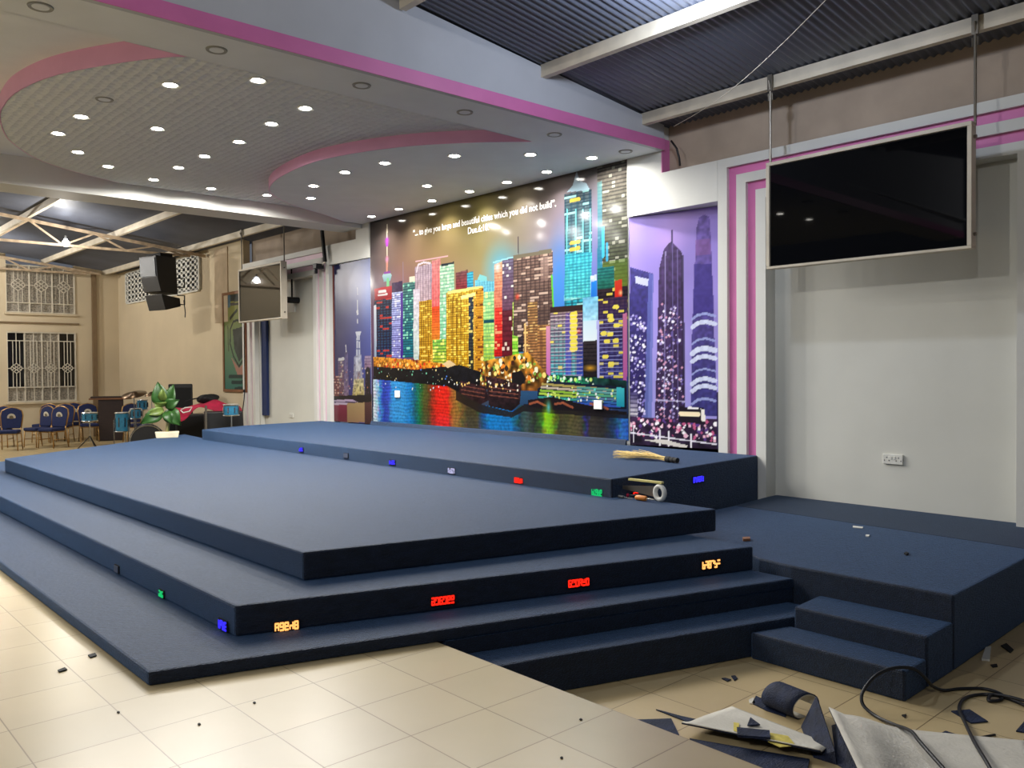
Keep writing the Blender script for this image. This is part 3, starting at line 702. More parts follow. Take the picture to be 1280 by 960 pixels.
# right striped tower
A.tower(747, 787, 208, 198, 385, (112, 104, 96), (60, 74, 50), .046, (40, 38, 40), .62, None, lit=(176, 176, 160), la=.12)
A.fill([(747, 330), (787, 322), (787, 360), (747, 366)], (90, 130, 40), (150, 176, 30), .45); A.fill([(747, 228), (753, 226), (753, 340), (747, 342)], (100, 150, 150), (30, 130, 190), .75); A.line([(754, 285), (754, 320)], .05, (60, 190, 230), .9); A.line([(759, 305), (759, 325)], .04, (60, 180, 230), .8)
A.tower(747, 768, 335, 333, 376, (40, 120, 120), (30, 90, 60), .04, (16, 50, 56), .5)
A.tower(747, 787, 362, 357, 400, (46, 34, 40), (30, 26, 40), .05, (20, 16, 26), .5, lit=(240, 220, 90), la=.1); A.fill([(769, 351), (778, 349), (778, 371), (769, 373)], (196, 60, 40), (206, 40, 30)); A.glow(776, 366, .05, (255, 230, 160), .9)
# front row of apartment towers
A.tower(729, 748, 372, 370, 430, (110, 190, 230), (220, 236, 246), .06, (150, 205, 235), .35); A.fill([(729, 401), (747, 400), (747, 426), (729, 427)], (200, 225, 240), (226, 240, 246)); A.tower(729, 748, 427, 425, 476, (50, 44, 46), (30, 24, 26), .05, (18, 16, 22), .5); A.glow(738, 460, .16, (236, 170, 40), .95, .06)
A.tower(688, 729, 386, 383, 474, (150, 120, 116), (60, 176, 190), .042, (40, 24, 60), .62, .075, (90, 60, 90), .4, (244, 224, 90), .1)
A.fill([(688, 384), (729, 381), (729, 388), (688, 391)], (50, 34, 34)); A.fill([(707, 392), (714, 391), (714, 470), (707, 471)], (84, 60, 150), (60, 60, 200), .65); A.fill([(721, 388), (729, 387), (729, 470), (721, 471)], (66, 40, 60), (40, 40, 170), .7)
for y in range(394, 440, 7): A.line([(715, y), (719.5, y - .5)], .075, (244, 226, 70), .9)
A.glow(724, 414, .06, (220, 50, 40), .9)
for y in range(395, 472, 5): A.line([(689, y), (728, y - 1.5)], .010, (226, 200, 210), .7)
A.tower(748, 785, 374, 370, 478, (70, 48, 66), (60, 70, 150), .042, (28, 20, 60), .6, .085, (40, 26, 70), .45, (246, 226, 80), .12)
A.fill([(779, 392), (784, 391), (784, 478), (779, 478)], (190, 110, 150), (180, 90, 160)); A.line([(747.5, 402), (748.5, 474)], .04, (176, 176, 236))
for y in range(400, 474, 5): A.line([(749, y), (778, y - 1)], .010, (170, 170, 225), .7)
for x, y in ((755, 417), (763, 418), (771, 407), (764, 400), (770, 384), (757, 446), (764, 455), (770, 426), (763, 395), (759, 427)): A.line([(x - 2, y), (x + 2, y - .3)], .05, (246, 228, 90), .95)
# shore: glow, trees, low buildings
A.fill([(467, 446), (500, 448), (560, 455), (560, 470), (467, 462)], (224, 150, 40), (190, 90, 20), .9, .5); A.dots([(468, 446), (560, 454), (560, 466), (468, 460)], 70, [(255, 220, 120), (230, 60, 30), (255, 170, 50), (120, 30, 30)], (.01, .03))
A.fill([(467, 458), (520, 462), (575, 456), (605, 466), (600, 482), (575, 490), (467, 476)], (22, 22, 26), (14, 14, 20), 1, .4); A.dots([(468, 460), (575, 462), (575, 484), (468, 474)], 45, [(240, 220, 150), (120, 200, 160), (90, 140, 220), (245, 245, 235)], (.006, .014))
A.fill([(602, 452), (660, 440), (690, 474), (690, 490), (600, 486)], (186, 130, 40), (110, 64, 26), 1, .7, .06); A.dots([(602, 448), (660, 444), (688, 474), (600, 484)], 130, [(255, 220, 120), (230, 130, 40), (60, 30, 20), (250, 240, 200), (120, 160, 60), (50, 40, 30)], (.012, .04))
A.fill([(640, 466), (652, 463), (658, 474), (650, 484), (640, 480)], (26, 22, 22)); A.fill([(553, 455), (562, 450), (570, 456), (560, 460)], (220, 190, 140))
A.fill([(575, 476), (607, 483), (612, 500), (600, 506), (574, 494)], (54, 30, 34), (34, 20, 24), 1, .4); A.fill([(607, 470), (630, 474), (652, 482), (650, 505), (640, 514), (612, 510)], (56, 32, 34), (26, 18, 22), 1, .4)
for y in (482, 487, 492): A.line([(577, y), (606, y + 5)], .012, (150, 84, 64), .7); A.line([(612, y + 2), (648, y + 6)], .012, (160, 90, 70), .7)
A.dots([(576, 472), (650, 480), (650, 492), (576, 484)], 30, [(255, 210, 120), (250, 240, 220)], (.008, .018))
A.fill([(688, 468), (748, 472), (784, 476), (784, 486), (688, 482)], (24, 70, 50), (20, 40, 50), 1, .6, .06); A.dots([(684, 470), (745, 474), (745, 482), (684, 480)], 60, [(90, 220, 110), (200, 240, 120), (30, 120, 90), (230, 250, 230)], (.01, .03))
A.fill([(672, 486), (688, 476), (784, 484), (784, 512), (672, 506)], (22, 30, 50), (18, 26, 44))
for k, (y, c) in enumerate(((481, (190, 170, 90)), (485, (220, 200, 170)), (489, (160, 210, 60)), (493, (190, 226, 70)), (497, (60, 170, 150)), (501, (50, 110, 190)))): A.line([(678 - k, y - 1), (775, y + 7)], .03, c, .85); A.line([(722, y + 3.4), (775, y + 7)], .03, (50, 80, 190) if k > 2 else (60, 160, 170), .7)
A.fill([(771, 484), (781, 485), (781, 509), (771, 508)], (70, 196, 206), (30, 150, 176)); A.dots([(680, 482), (770, 488), (770, 504), (680, 500)], 50, [(220, 240, 120), (90, 230, 210), (240, 240, 240)], (.008, .018))
A.fill([(660, 500), (690, 496), (760, 512), (784, 515), (784, 524), (660, 516)], (30, 22, 26), (20, 18, 22)); 
for x in (672, 704, 748): A.line([(x - 10, 505), (x, 502 + (x - 672) * .05), (x + 12, 508 + (x - 672) * .04)], .03, (170, 90, 60), .85)
# water with the coloured streaks of the lights
wt = [(467, 474), (520, 479), (560, 483), (600, 505), (640, 514), (652, 506), (680, 512), (720, 514), (787, 519), (787, 562), (467, 540)]
wm = A.mask(wt); sx = [467, 472, 476, 481, 486, 491, 503, 513, 519, 524, 530, 536, 541, 547, 560, 566, 572, 584, 596, 603, 612, 640, 650, 658, 668, 679, 684, 690, 700, 716, 728, 733, 738, 755, 768, 777, 786]
sc = [(226, 236, 240), (170, 205, 230), (60, 130, 210), (36, 60, 170), (50, 80, 190), (50, 150, 225), (50, 150, 220), (20, 120, 190), (14, 90, 120), (14, 110, 60), (70, 84, 36), (84, 60, 30), (150, 40, 26), (216, 32, 24), (216, 34, 26), (150, 90, 40), (140, 104, 44), (62, 56, 36), (66, 60, 36), (30, 70, 110), (16, 116, 190), (20, 110, 180), (30, 60, 74), (60, 80, 76), (40, 46, 40), (60, 110, 30), (150, 206, 24), (110, 160, 24), (62, 60, 36), (84, 80, 44), (70, 66, 44), (40, 40, 120), (56, 52, 44), (44, 42, 40), (30, 60, 110), (50, 120, 210), (40, 90, 180)]
su = [A.uv(x, 520)[0] for x in sx]
wc = np.stack([np.interp(A.X + .05 * A.blot(.05), su, [c[k] for c in sc]) for k in range(3)], -1) * (1 + .16 * A.blot(.02) + .1 * np.sin(A.Z * 120 + 3 * A.blot(.2)))[..., None]
A.img[wm] = wc[wm]
A.fill([(570, 488), (600, 505), (640, 515), (655, 506), (655, 514), (640, 522), (600, 516), (570, 500)], (30, 22, 22), a=.85)
A.fill([(655, 505), (787, 518), (787, 524), (655, 514)], (24, 20, 24), a=.8); A.glow(685, 522, .14, (140, 210, 30), .8, .3); A.glow(686, 509, .06, (90, 200, 220), .9, .12)
A.dots(wt[:3] + [(560, 490), (467, 484)], 24, [(230, 240, 250), (30, 30, 60)], (.006, .012))
mural = A.build('large printed night skyline with river on the wall behind the stage', .11)
def text(parent, s, px, py, size, name, material, wx):
    cu = bpy.data.curves.new(name, 'FONT'); cu.body = s; cu.size = size; cu.align_x = 'LEFT'; cu.offset = .0012; cu.space_character = 1.02; cu.extrude = .0008
    o = bpy.data.objects.new(name, cu); COL.objects.link(o); dg = bpy.context.evaluated_depsgraph_get(); me = bpy.data.meshes.new_from_object(o.evaluated_get(dg))
    bpy.data.objects.remove(o); bpy.data.curves.remove(cu)
    xs = [v.co.x for v in me.vertices]; k = wx / (max(xs) - min(xs)); x_0 = min(xs)
    for v in me.vertices: v.co.x = (v.co.x - x_0) * k; v.co.y *= max(k, 1.0) * 1.12
    print('text scale', k)
    me.materials.clear(); me.materials.append(material)
    o = bpy.data.objects.new(name, me); COL.objects.link(o); o.parent = parent
    p = at_y(px, py, 7.868); o.location = p - parent.location; o.rotation_euler = (R(90), 0, 0); o['label'] = 'white printed words'
    return o
M['ink'] = mat('white_print', (250, 248, 240), .4, var=.01)
p0, p1 = at_y(516.5, 295, 7.868), at_y(695, 259.5, 7.868)
text(mural, '\u201c... to give you large and beautiful cities which you did not build\u201d.', 516.5, 295, .098, 'lettering', M['ink'], p1.x - p0.x)
text(mural, 'Due.6:10.', 585, 292.5, .098, 'lettering', M['ink'], at_y(611, 287, 7.868).x - at_y(585, 292, 7.868).x)

# ---- violet towers in the recess on the right
a, b = Vector((-6.535, 7.895, .88)), Vector((-5.262, 8.12, .88))
B = Canvas(a, b - a, (b - a).length, 2.735, .0105, 'violet_tower_print'); B.gain = 1.02
T = (B.Z / B.H)[..., None]
B.img = np.array((150, 146, 210.)) * (1 - T) + np.array((140, 120, 196.)) * T; B.img *= (1 + .05 * B.blot(.25))[..., None]
B.glow(835, 300, .4, (178, 146, 206), .8, .25); B.glow(850, 275, .5, (160, 130, 190), .7, .2); B.glow(800, 300, .3, (150, 140, 215), .5)
B.fill([(788, 334), (816, 342), (809, 545), (785, 540)], (56, 52, 120), (34, 24, 66), noise=.2); B.fill([(811, 341), (817, 343), (815, 540), (805, 540)], (90, 96, 170), (96, 110, 170), .8)
B.fill([(794, 345), (811, 349), (810, 358), (795, 354)], (176, 180, 216)); B.dots([(787, 394), (808, 396), (806, 525), (786, 525)], 170, [(226, 222, 240), (176, 168, 214), (120, 110, 180)], (.008, .017)); B.tower(787, 797, 490, 490, 526, (60, 54, 100), (230, 225, 220), .05, (30, 24, 60), .6)
B.fill([(824, 336), (830, 312), (836, 304), (840, 302), (846, 308), (853, 316), (854, 420), (857, 545), (818, 545), (822, 420)], (66, 48, 92), (46, 32, 62), noise=.25); B.line([(840, 288), (840.5, 306)], .022, (60, 48, 92))
B.line([(832, 315), (830.5, 530)], .014, (150, 140, 190), .8); B.line([(841, 305), (841, 530)], .012, (110, 100, 160), .7); B.line([(847, 312), (848, 530)], .01, (120, 110, 170), .7); B.line([(853, 320), (856, 540)], .03, (34, 26, 50), .7)
B.dots([(824, 380), (852, 380), (855, 530), (820, 530)], 260, [(226, 222, 244), (170, 156, 206), (206, 150, 176), (96, 84, 150)], (.007, .015)); B.line([(820, 500), (856, 502)], .015, (190, 186, 220), .8)
B.fill([(871, 284), (874, 272), (880, 268), (887, 271), (889, 300), (893, 420), (897, 520), (864, 520), (865, 420)], (104, 84, 156), (52, 50, 110), noise=.2); B.fill([(870, 300), (888, 298), (889, 318), (869, 320)], (130, 84, 140), a=.5); B.fill([(868, 330), (890, 330), (893, 395), (866, 395)], (58, 48, 124), a=.7)
for y, wdt in ((394, .03), (404, .05), (425, .025), (437, .06), (447, .05), (463, .02), (475, .05), (484, .05), (500, .03)):
    B.line([(865.5, y + 5), (872, y), (882, y - 2), (894, y + 1)], wdt, (206, 214, 236) if wdt > .03 else (150, 160, 210), .9)
B.fill([(783, 520), (830, 524), (900, 524), (900, 566), (783, 556)], (52, 34, 62), (36, 26, 46), 1, .5, .05); B.dots([(784, 522), (898, 528), (898, 552), (784, 544)], 150, [(190, 90, 130), (226, 180, 200), (90, 60, 130), (240, 236, 240), (40, 26, 50)], (.01, .025))
B.fill([(850, 508), (880, 510), (882, 530), (848, 528)], (28, 20, 34)); B.line([(851, 517), (873, 518)], .05, (244, 226, 190)); B.fill([(876, 511), (881, 512), (882, 527), (877, 526)], (232, 228, 220)); B.line([(861, 510), (872, 510.5)], .03, (230, 228, 230))
B.line([(783, 540), (900, 556)], .016, (214, 212, 224)); 
for x in (792, 825, 836, 864): B.line([(x, 533 + (x - 792) * .14), (x, 552 + (x - 792) * .13)], .014, (226, 224, 232))
B.fill([(806, 550), (830, 549), (860, 557), (858, 561)], (210, 206, 200)); B.fill([(896.5, 490), (900, 490), (900, 560), (896.5, 560)], (44, 34, 70))
B.build('violet printed panel of three skyscrapers in the recess below the white bulkhead', .3)

# ---- blue night print in the recess on the left
a, b = Vector((-13.515, 7.935, .88)), Vector((-12.18, 7.895, .88))
D = Canvas(a, b - a, (b - a).length, 2.835, .0125, 'blue_night_print'); D.gain = .72
T = (D.Z / D.H)[..., None]; U = (D.X / D.W)[..., None]
D.img = np.array((34, 36, 96.)) * (1 - U) + np.array((66, 92, 180.)) * U; D.img = D.img * (.75 + .3 * T) + np.array((60, 24, 60.)) * (1 - T) * .4
D.glow(432, 350, .35, (84, 60, 110), .6, .5); D.glow(460, 370, .3, (80, 120, 210), .8, .7)
D.fill([(405, 325), (417.5, 325), (419.5, 530), (405, 530)], (150, 66, 50), (170, 70, 44))
for y0_, y1_, wd in ((360, 368, .02), (376, 387, .03), (389, 392, .06), (400, 403, .04)): D.line([(447, y0_), (447.3, y1_)], wd, (230, 232, 240))
D.fill([(444.5, 415), (452, 414), (450, 420), (451, 464), (445, 464), (446, 420)], (226, 232, 246), (190, 200, 230)); D.line([(448.2, 420), (448.2, 462)], .02, (80, 90, 150))
for y in (426, 436, 446): D.line([(445, y), (451, y)], .015, (90, 100, 160))
D.fill([(443, 445), (452, 443), (454, 500), (441, 502)], (206, 210, 226), (196, 180, 150), .7, .3); D.glow(449, 468, .07, (120, 84, 90), 1); D.fill([(443, 474), (455, 473), (456, 498), (440, 500)], (206, 196, 150), (180, 160, 80), .9, .4)
D.line([(432.5, 432), (433, 440)], .03, (230, 232, 236)); D.fill([(431, 440), (435, 440), (436, 495), (430, 496)], (110, 100, 150), (160, 130, 150), .8, .3); D.tower(423, 430, 449, 448, 497, (110, 96, 140), (130, 80, 90), .05, (50, 40, 80), .5, lit=(236, 220, 200), la=.2); D.line([(424, 449), (430, 448.5)], .05, (236, 236, 240))
D.tower(456, 464, 445, 444, 460, (176, 160, 190), (170, 130, 160), .05, (90, 60, 110), .5); D.fill([(457, 462), (460, 458), (463, 461), (464, 505), (456, 505)], (26, 22, 34)); D.tower(417, 424, 470, 470, 497, (120, 40, 60), (140, 70, 60), .05, (60, 20, 50), .5, lit=(240, 200, 180), la=.25)
D.dots([(420, 455), (466, 455), (466, 498), (420, 498)], 90, [(236, 214, 190), (206, 120, 90), (90, 60, 90)], (.008, .018))
D.fill([(417, 495), (467, 493), (468, 505), (417, 503)], (24, 18, 24)); D.fill([(417, 500), (440, 499), (448, 503), (446, 506), (417, 506)], (206, 180, 216), (226, 206, 226)); D.line([(418, 502.5), (446, 503)], .02, (70, 50, 90))
D.fill([(417, 506), (440, 506), (440, 528), (417, 528)], (150, 50, 80), (120, 40, 50)); D.fill([(434, 504), (457, 503), (457, 528), (434, 528)], (190, 160, 110), (170, 130, 90)); D.fill([(456, 503), (469, 502), (469, 530), (456, 530)], (96, 60, 56), (70, 36, 34))
D.build('narrow blue printed night panel in the recess between mural and left surround', .3)
# ================================================================== HANGING TELEVISIONS
def television(px, Y, side_px, label, rod_px):
    TL, TR, BR, BL = (at_y(x, y, Y) for x, y in px)
    x0, x1 = (TL.x + BL.x) / 2, (TR.x + BR.x) / 2; z0, z1 = (BL.z + BR.z) / 2, (TL.z + TR.z) / 2
    dep = min(.22, max(.08, at_x(side_px[0], side_px[1], x1).y - Y))
    root = thing('television', label, 'television', ((x0 + x1) / 2, Y + dep / 2, z0))
    W = .035
    f = MB()
    f.bb(x0, x1, Y - .01, Y + dep, z0, z0 + W * .7); f.bb(x0, x1, Y - .01, Y + dep, z1 - W, z1)
    f.bb(x0, x0 + W, Y - .01, Y + dep, z0 + W * .7, z1 - W); f.bb(x1 - W, x1, Y - .01, Y + dep, z0 + W * .7, z1 - W)
    f.build('steel_frame', M['steel'], root, True, bevel=.004)
    MB().bb(x0 + W, x1 - W, Y + .012, Y + dep - .02, z0 + W * .7, z1 - W).build('casing', M['black'], root, True)
    MB().bb(x0 + W + .008, x1 - W - .008, Y + .006, Y + .012, z0 + W * .7 + .008, z1 - W - .008).build('screen', M['screen'], root, True)
    for rx in rod_px:
        yr = 7.44; zt = roof_z(7.5) - .07
        r = MB(); r.tube([(rx, yr - .03, zt + .02), (rx, yr, zt - .08), (rx, yr, z1 - .02)], .012, 8); r.box((rx, yr - .005, zt - .0), (.05, .02, .16)); r.tube([(rx - .02, yr, zt - .1), (rx - .02, yr, zt - .17), (rx + .02, yr, zt - .17), (rx + .02, yr, zt - .1)], .008, 6)
        r.build('hanger_rod', M['rod'], root, True)
    for q in (z0 + .12, z1 - .12): MB().tube([(x1, Y + dep * .5, q), (x1 + .02, Y + dep * .5, q)], .014, 8).build('bolt', M['rod'], root, True)
    return x0, x1, z0, z1
television([(958, 204), (1214, 151), (1216, 309), (958, 338)], 7.35, (1220, 230), 'large black television in a cream steel frame hanging over the side platform', (at_y(963, 180, 7.44).x, at_y(1219, 100, 7.44).x))
television([(297, 336), (352, 328), (352, 399.5), (300, 402)], 7.35, (359, 365), 'black television in a cream steel frame hanging in front of the left surround', (at_y(302, 310, 7.44).x, at_y(355, 300, 7.44).x))

# ================================================================== ROOF TRUSSES AND LAMP
def truss(X, y_end, label, y_start=-5.9, low=4.46):
    root = thing('roof_truss', label, 'truss', (X, 1.0, low))
    top = lambda y: roof_z(y) - .12 - .03
    MB().bar((X, y_start, top(y_start)), (X, y_end, top(y_end)), .06, .06).build('top_chord', M['rusty'], root, True)
    MB().bar((X, y_start, low), (X, y_end - .35, low), .05, .05).build('bottom_chord', M['rusty'], root, True)
    ys = np.arange(y_end - .5, y_start, -.62)
    for i, (a, b) in enumerate(zip(ys, ys[1:])):
        if i % 2 == 0: p, q = (X, a, low), (X, b, top(b))
        else: p, q = (X, a, top(a)), (X, b, low)
        MB().bar(p, q, .035, .035).build('web_bar', M['rusty'], root, True)
truss(-19.05, 7.86, 'cream steel roof truss whose end carries the hanging black speakers', low=4.43)
truss(-24.9, 7.3, 'cream steel roof truss running close above the barred left windows', low=4.50)
root = thing('hall_bulb', 'bright white bulb under the roof truss at left', 'lamp', at_x(82, 296, -18.7))
p = root.location
MB().lathe([(.005, -.20), (.035, -.19), (.06, -.165), (.07, -.13), (.06, -.095), (.035, -.07), (.025, -.05)], p, 16).build('bulb', M['bulb'], root, True, smooth=True)
MB().lathe([(.025, -.05), (.022, .02), (.012, .03)], p, 16).build('bulb_holder', M['grey'], root, True)

o = copy_tree(root); o.location = (-22.3, 4.05, 4.5); o['label'] = 'second bright bulb of the left hall, seen mirrored in the left television'; o['group'] = 'hall bulbs under the trusses'
root['group'] = 'hall bulbs under the trusses'
# line array speaker
c = at_x(197, 344, -18.9); root = thing('line_array_speaker', 'black two-box speaker array hanging from the truss end in front of vent blocks', 'speaker', (c.x, c.y, 3.3), R(15))
zt, zm, zb = at_d(200, 322, math.hypot(c.x, c.y)).z, at_d(200, 369, math.hypot(c.x, c.y)).z, at_d(200, 385, math.hypot(c.x, c.y)).z
h = zt - zm
b = MB(); b.ext([(-.30, -.25, zt - 3.3), (-.30, .25, zt - 3.3), (-.30, .29, zm - 3.28), (-.30, -.13, zm - 3.24), (-.30, -.215, zm - 3.3 + h * .45)], (.60, 0, 0)); b.build('upper_cabinet', M['black'], root, bevel=.01)
MB().add([(-.27, -.256, zt - 3.34), (.27, -.256, zt - 3.34), (.27, -.232, zm - 3.3 + h * .47), (-.27, -.232, zm - 3.3 + h * .47)], [(0, 1, 2, 3)]).build('speaker_grille', M['grille'], root, solid=.01)
b = MB(); b.ext([(-.30, -.12, zm - 3.30), (-.30, .34, zm - 3.36), (-.30, .36, zb - 3.26), (-.30, -.02, zb - 3.36)], (.60, 0, 0)); b.build('lower_cabinet', M['black'], root, bevel=.01)
for z in (zm - 3.12, zm - 3.50):
    MB().tube([(.30, .28, z), (.35, .42, z), (.35, .42, z + .2), (.30, .27, z + .2)], .016, 6).build('rigging_handle', M['blackm'], root)
b = MB(); b.box((0, .05, zt - 3.26), (.5, .3, .07)); b.box((.0, .05, (4.43 + zt) / 2 - 3.3), (.05, .05, 4.43 - zt)); b.build('hanging_bracket', M['blackm'], root)
MB().tube([(.32, .42, zm - 3.4), (.33, .45, zb - 3.4), (.33, .44, zb - 3.5)], .012, 6).build('loose_cable', M['cable'], root)

# thin wire slung under the roof
w0, w1 = at_y(842, 158, 7.42), at_y(1042, -10, 5.3)
MB().tube([w0.lerp(w1, t) - Vector((0, 0, .10 * math.sin(math.pi * t))) for t in np.linspace(0, 1, 14)] + [w1 + Vector((.3, -1.2, .05))], .0025, 6).build('slung_wire', M['steel'])
tag(bpy.data.objects['slung_wire'], 'thin pale wire slung under the dark roof sheets beside the ceiling fascia', 'wire')
MB().tube([at_y(839, 176, 7.8), at_y(846, 186, 7.8), at_y(849, 198, 7.8), at_y(850, 207, 7.85)], .012, 6).build('black_cable', M['cable'])
tag(bpy.data.objects['black_cable'], 'short black cable curving down beside the pink fascia end', 'cable')
MB().tube([at_y(306, 487, 7.82), at_y(305, 500, 7.80), at_y(303, 515, 7.80), at_y(304, 535, 7.8), at_y(305, 548, 7.8)], .012, 6).build('hanging_cable', M['cable'])
tag(bpy.data.objects['hanging_cable'], 'black cable hanging by the edge of the left surround', 'cable')

# security camera on the left bulkhead, wall bracket behind the left television
q0, q1 = at_y(402.5, 288, 7.80), at_y(406.5, 327, 7.80); root = thing('security_camera', 'small black camera on a rod at the corner of the left surround', 'camera', q1)
MB().bar(q0, q1, .05, .05).build('mounting_rod', M['blackm'], root, True)
k = at_y(398, 333, 7.74); b = MB(); b.box(k, (.13, .16, .09)); b.box(k + Vector((-.05, -.03, -.08)), (.06, .06, .10)); b.build('camera_body', M['black'], root, True, bevel=.01)
MB().bar(k + Vector((.05, .05, .03)), q1, .03, .03).build('bracket_arm', M['steel'], root, True)
root = thing('wall_bracket', 'pale metal wall bracket showing behind the left television', 'bracket', at_y(363, 385, 8.0))
a, b2 = at_y(358, 346, 8.03), at_y(368.5, 390, 8.03)
MB().bb(a.x, b2.x, 8.02, 8.049, b2.z, a.z).build('wall_plate', M['plastic'], root, True)
b = MB(); kk = at_y(365, 375, 7.9); b.cyl(kk + Vector((0, -.1, 0)), kk + Vector((0, .14, 0)), .06); b.bar(kk, kk + Vector((0, 0, .7)), .025, .025); b.build('swivel_arm', M['blackm'], root, True)
MB().bb(at_y(326.5, 400, 7.99).x, at_y(333, 400, 7.99).x, 7.975, 8.03, .88, 3.3).build('curtain_strip', M['blue_reveal'])  # dark strip that paints the shade of the reveal
tag(bpy.data.objects['curtain_strip'], 'narrow navy cloth strip hanging inside the left surround', 'curtain')

# sockets
def socket(px, Y, w, h, label, sw):
    p = at_y(px[0], px[1], Y); root = thing('wall_socket', label, 'socket', (p.x, Y, p.z - h / 2))
    MB().bb(p.x - w / 2, p.x + w / 2, Y - .022, Y - .002, p.z - h / 2, p.z + h / 2).build('plate', M['plastic'], root, True, bevel=.004)
    if sw:
        m = MB()
        for s in (-1, 1):
            for dx, dz in ((-.022, -.012), (.022, -.012), (0, .016)): m.bb(p.x + s * w * .3 + dx - .005, p.x + s * w * .3 + dx + .005, Y - .0235, Y - .0215, p.z + dz - .005, p.z + dz + .005)
        m.build('socket_holes', M['grey'], root, True)
        for s in (-1, 1): MB().bb(p.x + s * .016 - .009, p.x + s * .016 + .009, Y - .027, Y - .021, p.z + .004, p.z + .026).build('switch', M['plastic'], root, True)
socket((1117, 574), 8.05, .185, .095, 'white double wall socket on the pale panel below the large television', True)
socket((365, 519), 8.05, .15, .09, 'small white socket low on the panel below the left television', True)
socket((497.5, 492.5), 7.866, .13, .11, 'white blank socket plate on the blue water at the left of the mural', False)
socket((748.5, 506), 7.866, .135, .11, 'white blank socket plate on the mural below the right apartment towers', False)

# framed banner beside the left surround
Pn = Canvas((-18.12, 7.885, 1.40), (1, 0, 0), 1.06, 2.10, .016, 'print')
T = (Pn.Z / Pn.H)[..., None]; Pn.img = np.array((70, 140, 126.)) * (1 - T) + np.array((186, 178, 84.)) * T
Pn.fill([(281, 369), (288, 368), (288, 384), (281, 385)], (90, 130, 150)); Pn.fill([(288, 369), (309, 366), (309, 376), (288, 377)], (50, 60, 60)); Pn.fill([(288, 379), (309, 377), (309, 381), (288, 382)], (60, 50, 40))
for a1 in ([(292, 402), (288, 412), (288, 430), (292, 445), (299, 458), (304, 450)], [(292, 402), (297, 400), (304, 405)]): Pn.line(a1, .05, (34, 40, 34))
Pn.fill([(291, 412), (304, 408), (304, 446), (299, 452), (293, 436)], (44, 50, 48), a=.9, noise=.4, nscale=.1); Pn.fill([(289, 446), (299, 460), (306, 452), (306, 468), (297, 468)], (206, 150, 130))
Pn.line([(288, 398), (296, 388)], .07, (44, 54, 40)); Pn.line([(285, 408), (286, 438)], .05, (70, 70, 40), .7)
for y in (471, 478, 486): Pn.line([(287 + (y - 471) * .5, y), (306, y - .5)], .08, (24, 50, 50), .85)
pr = Pn.build('', .5)
root = thing('framed_banner', 'tall wooden framed green and yellow emblem banner beside the left surround', 'banner', (-17.6, 7.88, 1.36))
del pr['category']
if 'label' in pr: del pr['label']
pr.parent = root; pr.location = Vector((-18.12, 7.885, 1.40)) - root.location
f = MB(); x0, x1, z0, z1 = -18.17, -17.02, 1.35, 3.54
f.bb(x0, x0 + .06, 7.86, 7.898, z0, z1); f.bb(x1 - .06, x1, 7.86, 7.898, z0, z1); f.bb(x0 + .06, x1 - .06, 7.86, 7.898, z0, z0 + .06); f.bb(x0 + .06, x1 - .06, 7.86, 7.898, z1 - .06, z1)
f.build('wooden_frame', M['woodtop'], root, True)

# ================================================================== CHAIRS
def chair_proto():
    root = thing('banquet_chair', '', 'chair')
    s = MB(); s.prism([(-.21, -.24), (.21, -.24), (.20, .20), (-.20, .20)], .40, .475); s.build('seat', M['navy'], root, bevel=.025, segs=3)
    prof = [(-.19, .50), (.19, .50), (.225, .80), (.20, .91), (.10, .965), (0, .985), (-.10, .965), (-.20, .91), (-.225, .80)]
    lean = lambda z: .20 + (z - .45) * .16
    vs = [(x, lean(z) - .022, z) for x, z in prof]
    MB().ext(vs, (0, .044, 0)).build('backrest', M['navy'], root, bevel=.012)
    fr = [(x * 1.04, lean(z), z) for x, z in prof[1:]] + [(prof[0][0] * 1.04, lean(.5), .5)]
    MB().tube(fr, .017, 8).build('back_frame', M['gold'], root, smooth=True)
    bd = MB(); rot = Matrix.Rotation(R(90 + 9), 3, 'X'); bd.lathe([(.088, -.004), (.088, .004)], (0, lean(.76) - .026, .76), 20, rot); b_o = bd.build('badge', M['badge'], root)
    e = MB(); e.lathe([(.046, -.002), (.046, .002)], (0, lean(.755) - .031, .755), 12, rot); e.build('emblem', M['badge2'], b_o)
    for sx in (-1, 1):
        MB().tube([(sx * .20, -.20, .40), (sx * .215, -.215, .0)], .0125, 8).build('leg', M['gold'], root, smooth=True)
        MB().tube([(sx * .195, .205, .52), (sx * .20, .19, .40), (sx * .215, .27, .0)], .0125, 8).build('leg', M['gold'], root, smooth=True)
    r = MB()
    for sx in (-1, 1): r.tube([(sx * .205, -.205, .2), (sx * .207, .23, .2)], .009, 6)
    r.tube([(-.2, -.2, .385), (.2, -.2, .385), (.2, .19, .385), (-.2, .19, .385)], .012, 6, True); r.build('seat_frame', M['gold'], root)
    return root
ch = chair_proto()
CH = [((12, 563), 66, 'navy banquet chair nearest the left edge, badge facing the stage'), ((1, 559), 62, 'navy banquet chair just behind the nearest one at the left edge'),
      ((66, 559.5), 34, 'navy banquet chair turned sideways nearest the stage edge'), ((48, 558.5), 24, 'sideways navy banquet chair beside the one nearest the stage edge'), ((56, 552.5), 50, 'navy banquet chair standing below the lower barred window, half hidden'),
      ((78, 553), 60, 'navy banquet chair hidden behind the two sideways ones'), ((92.5, 550), 74, 'navy banquet chair facing the stage, second from the lectern'), ((111.5, 552), 80, 'navy banquet chair right beside the dark lectern behind the snare drum'),
      ((168, 552.5), 84, 'navy banquet chair standing behind the drum kit')]
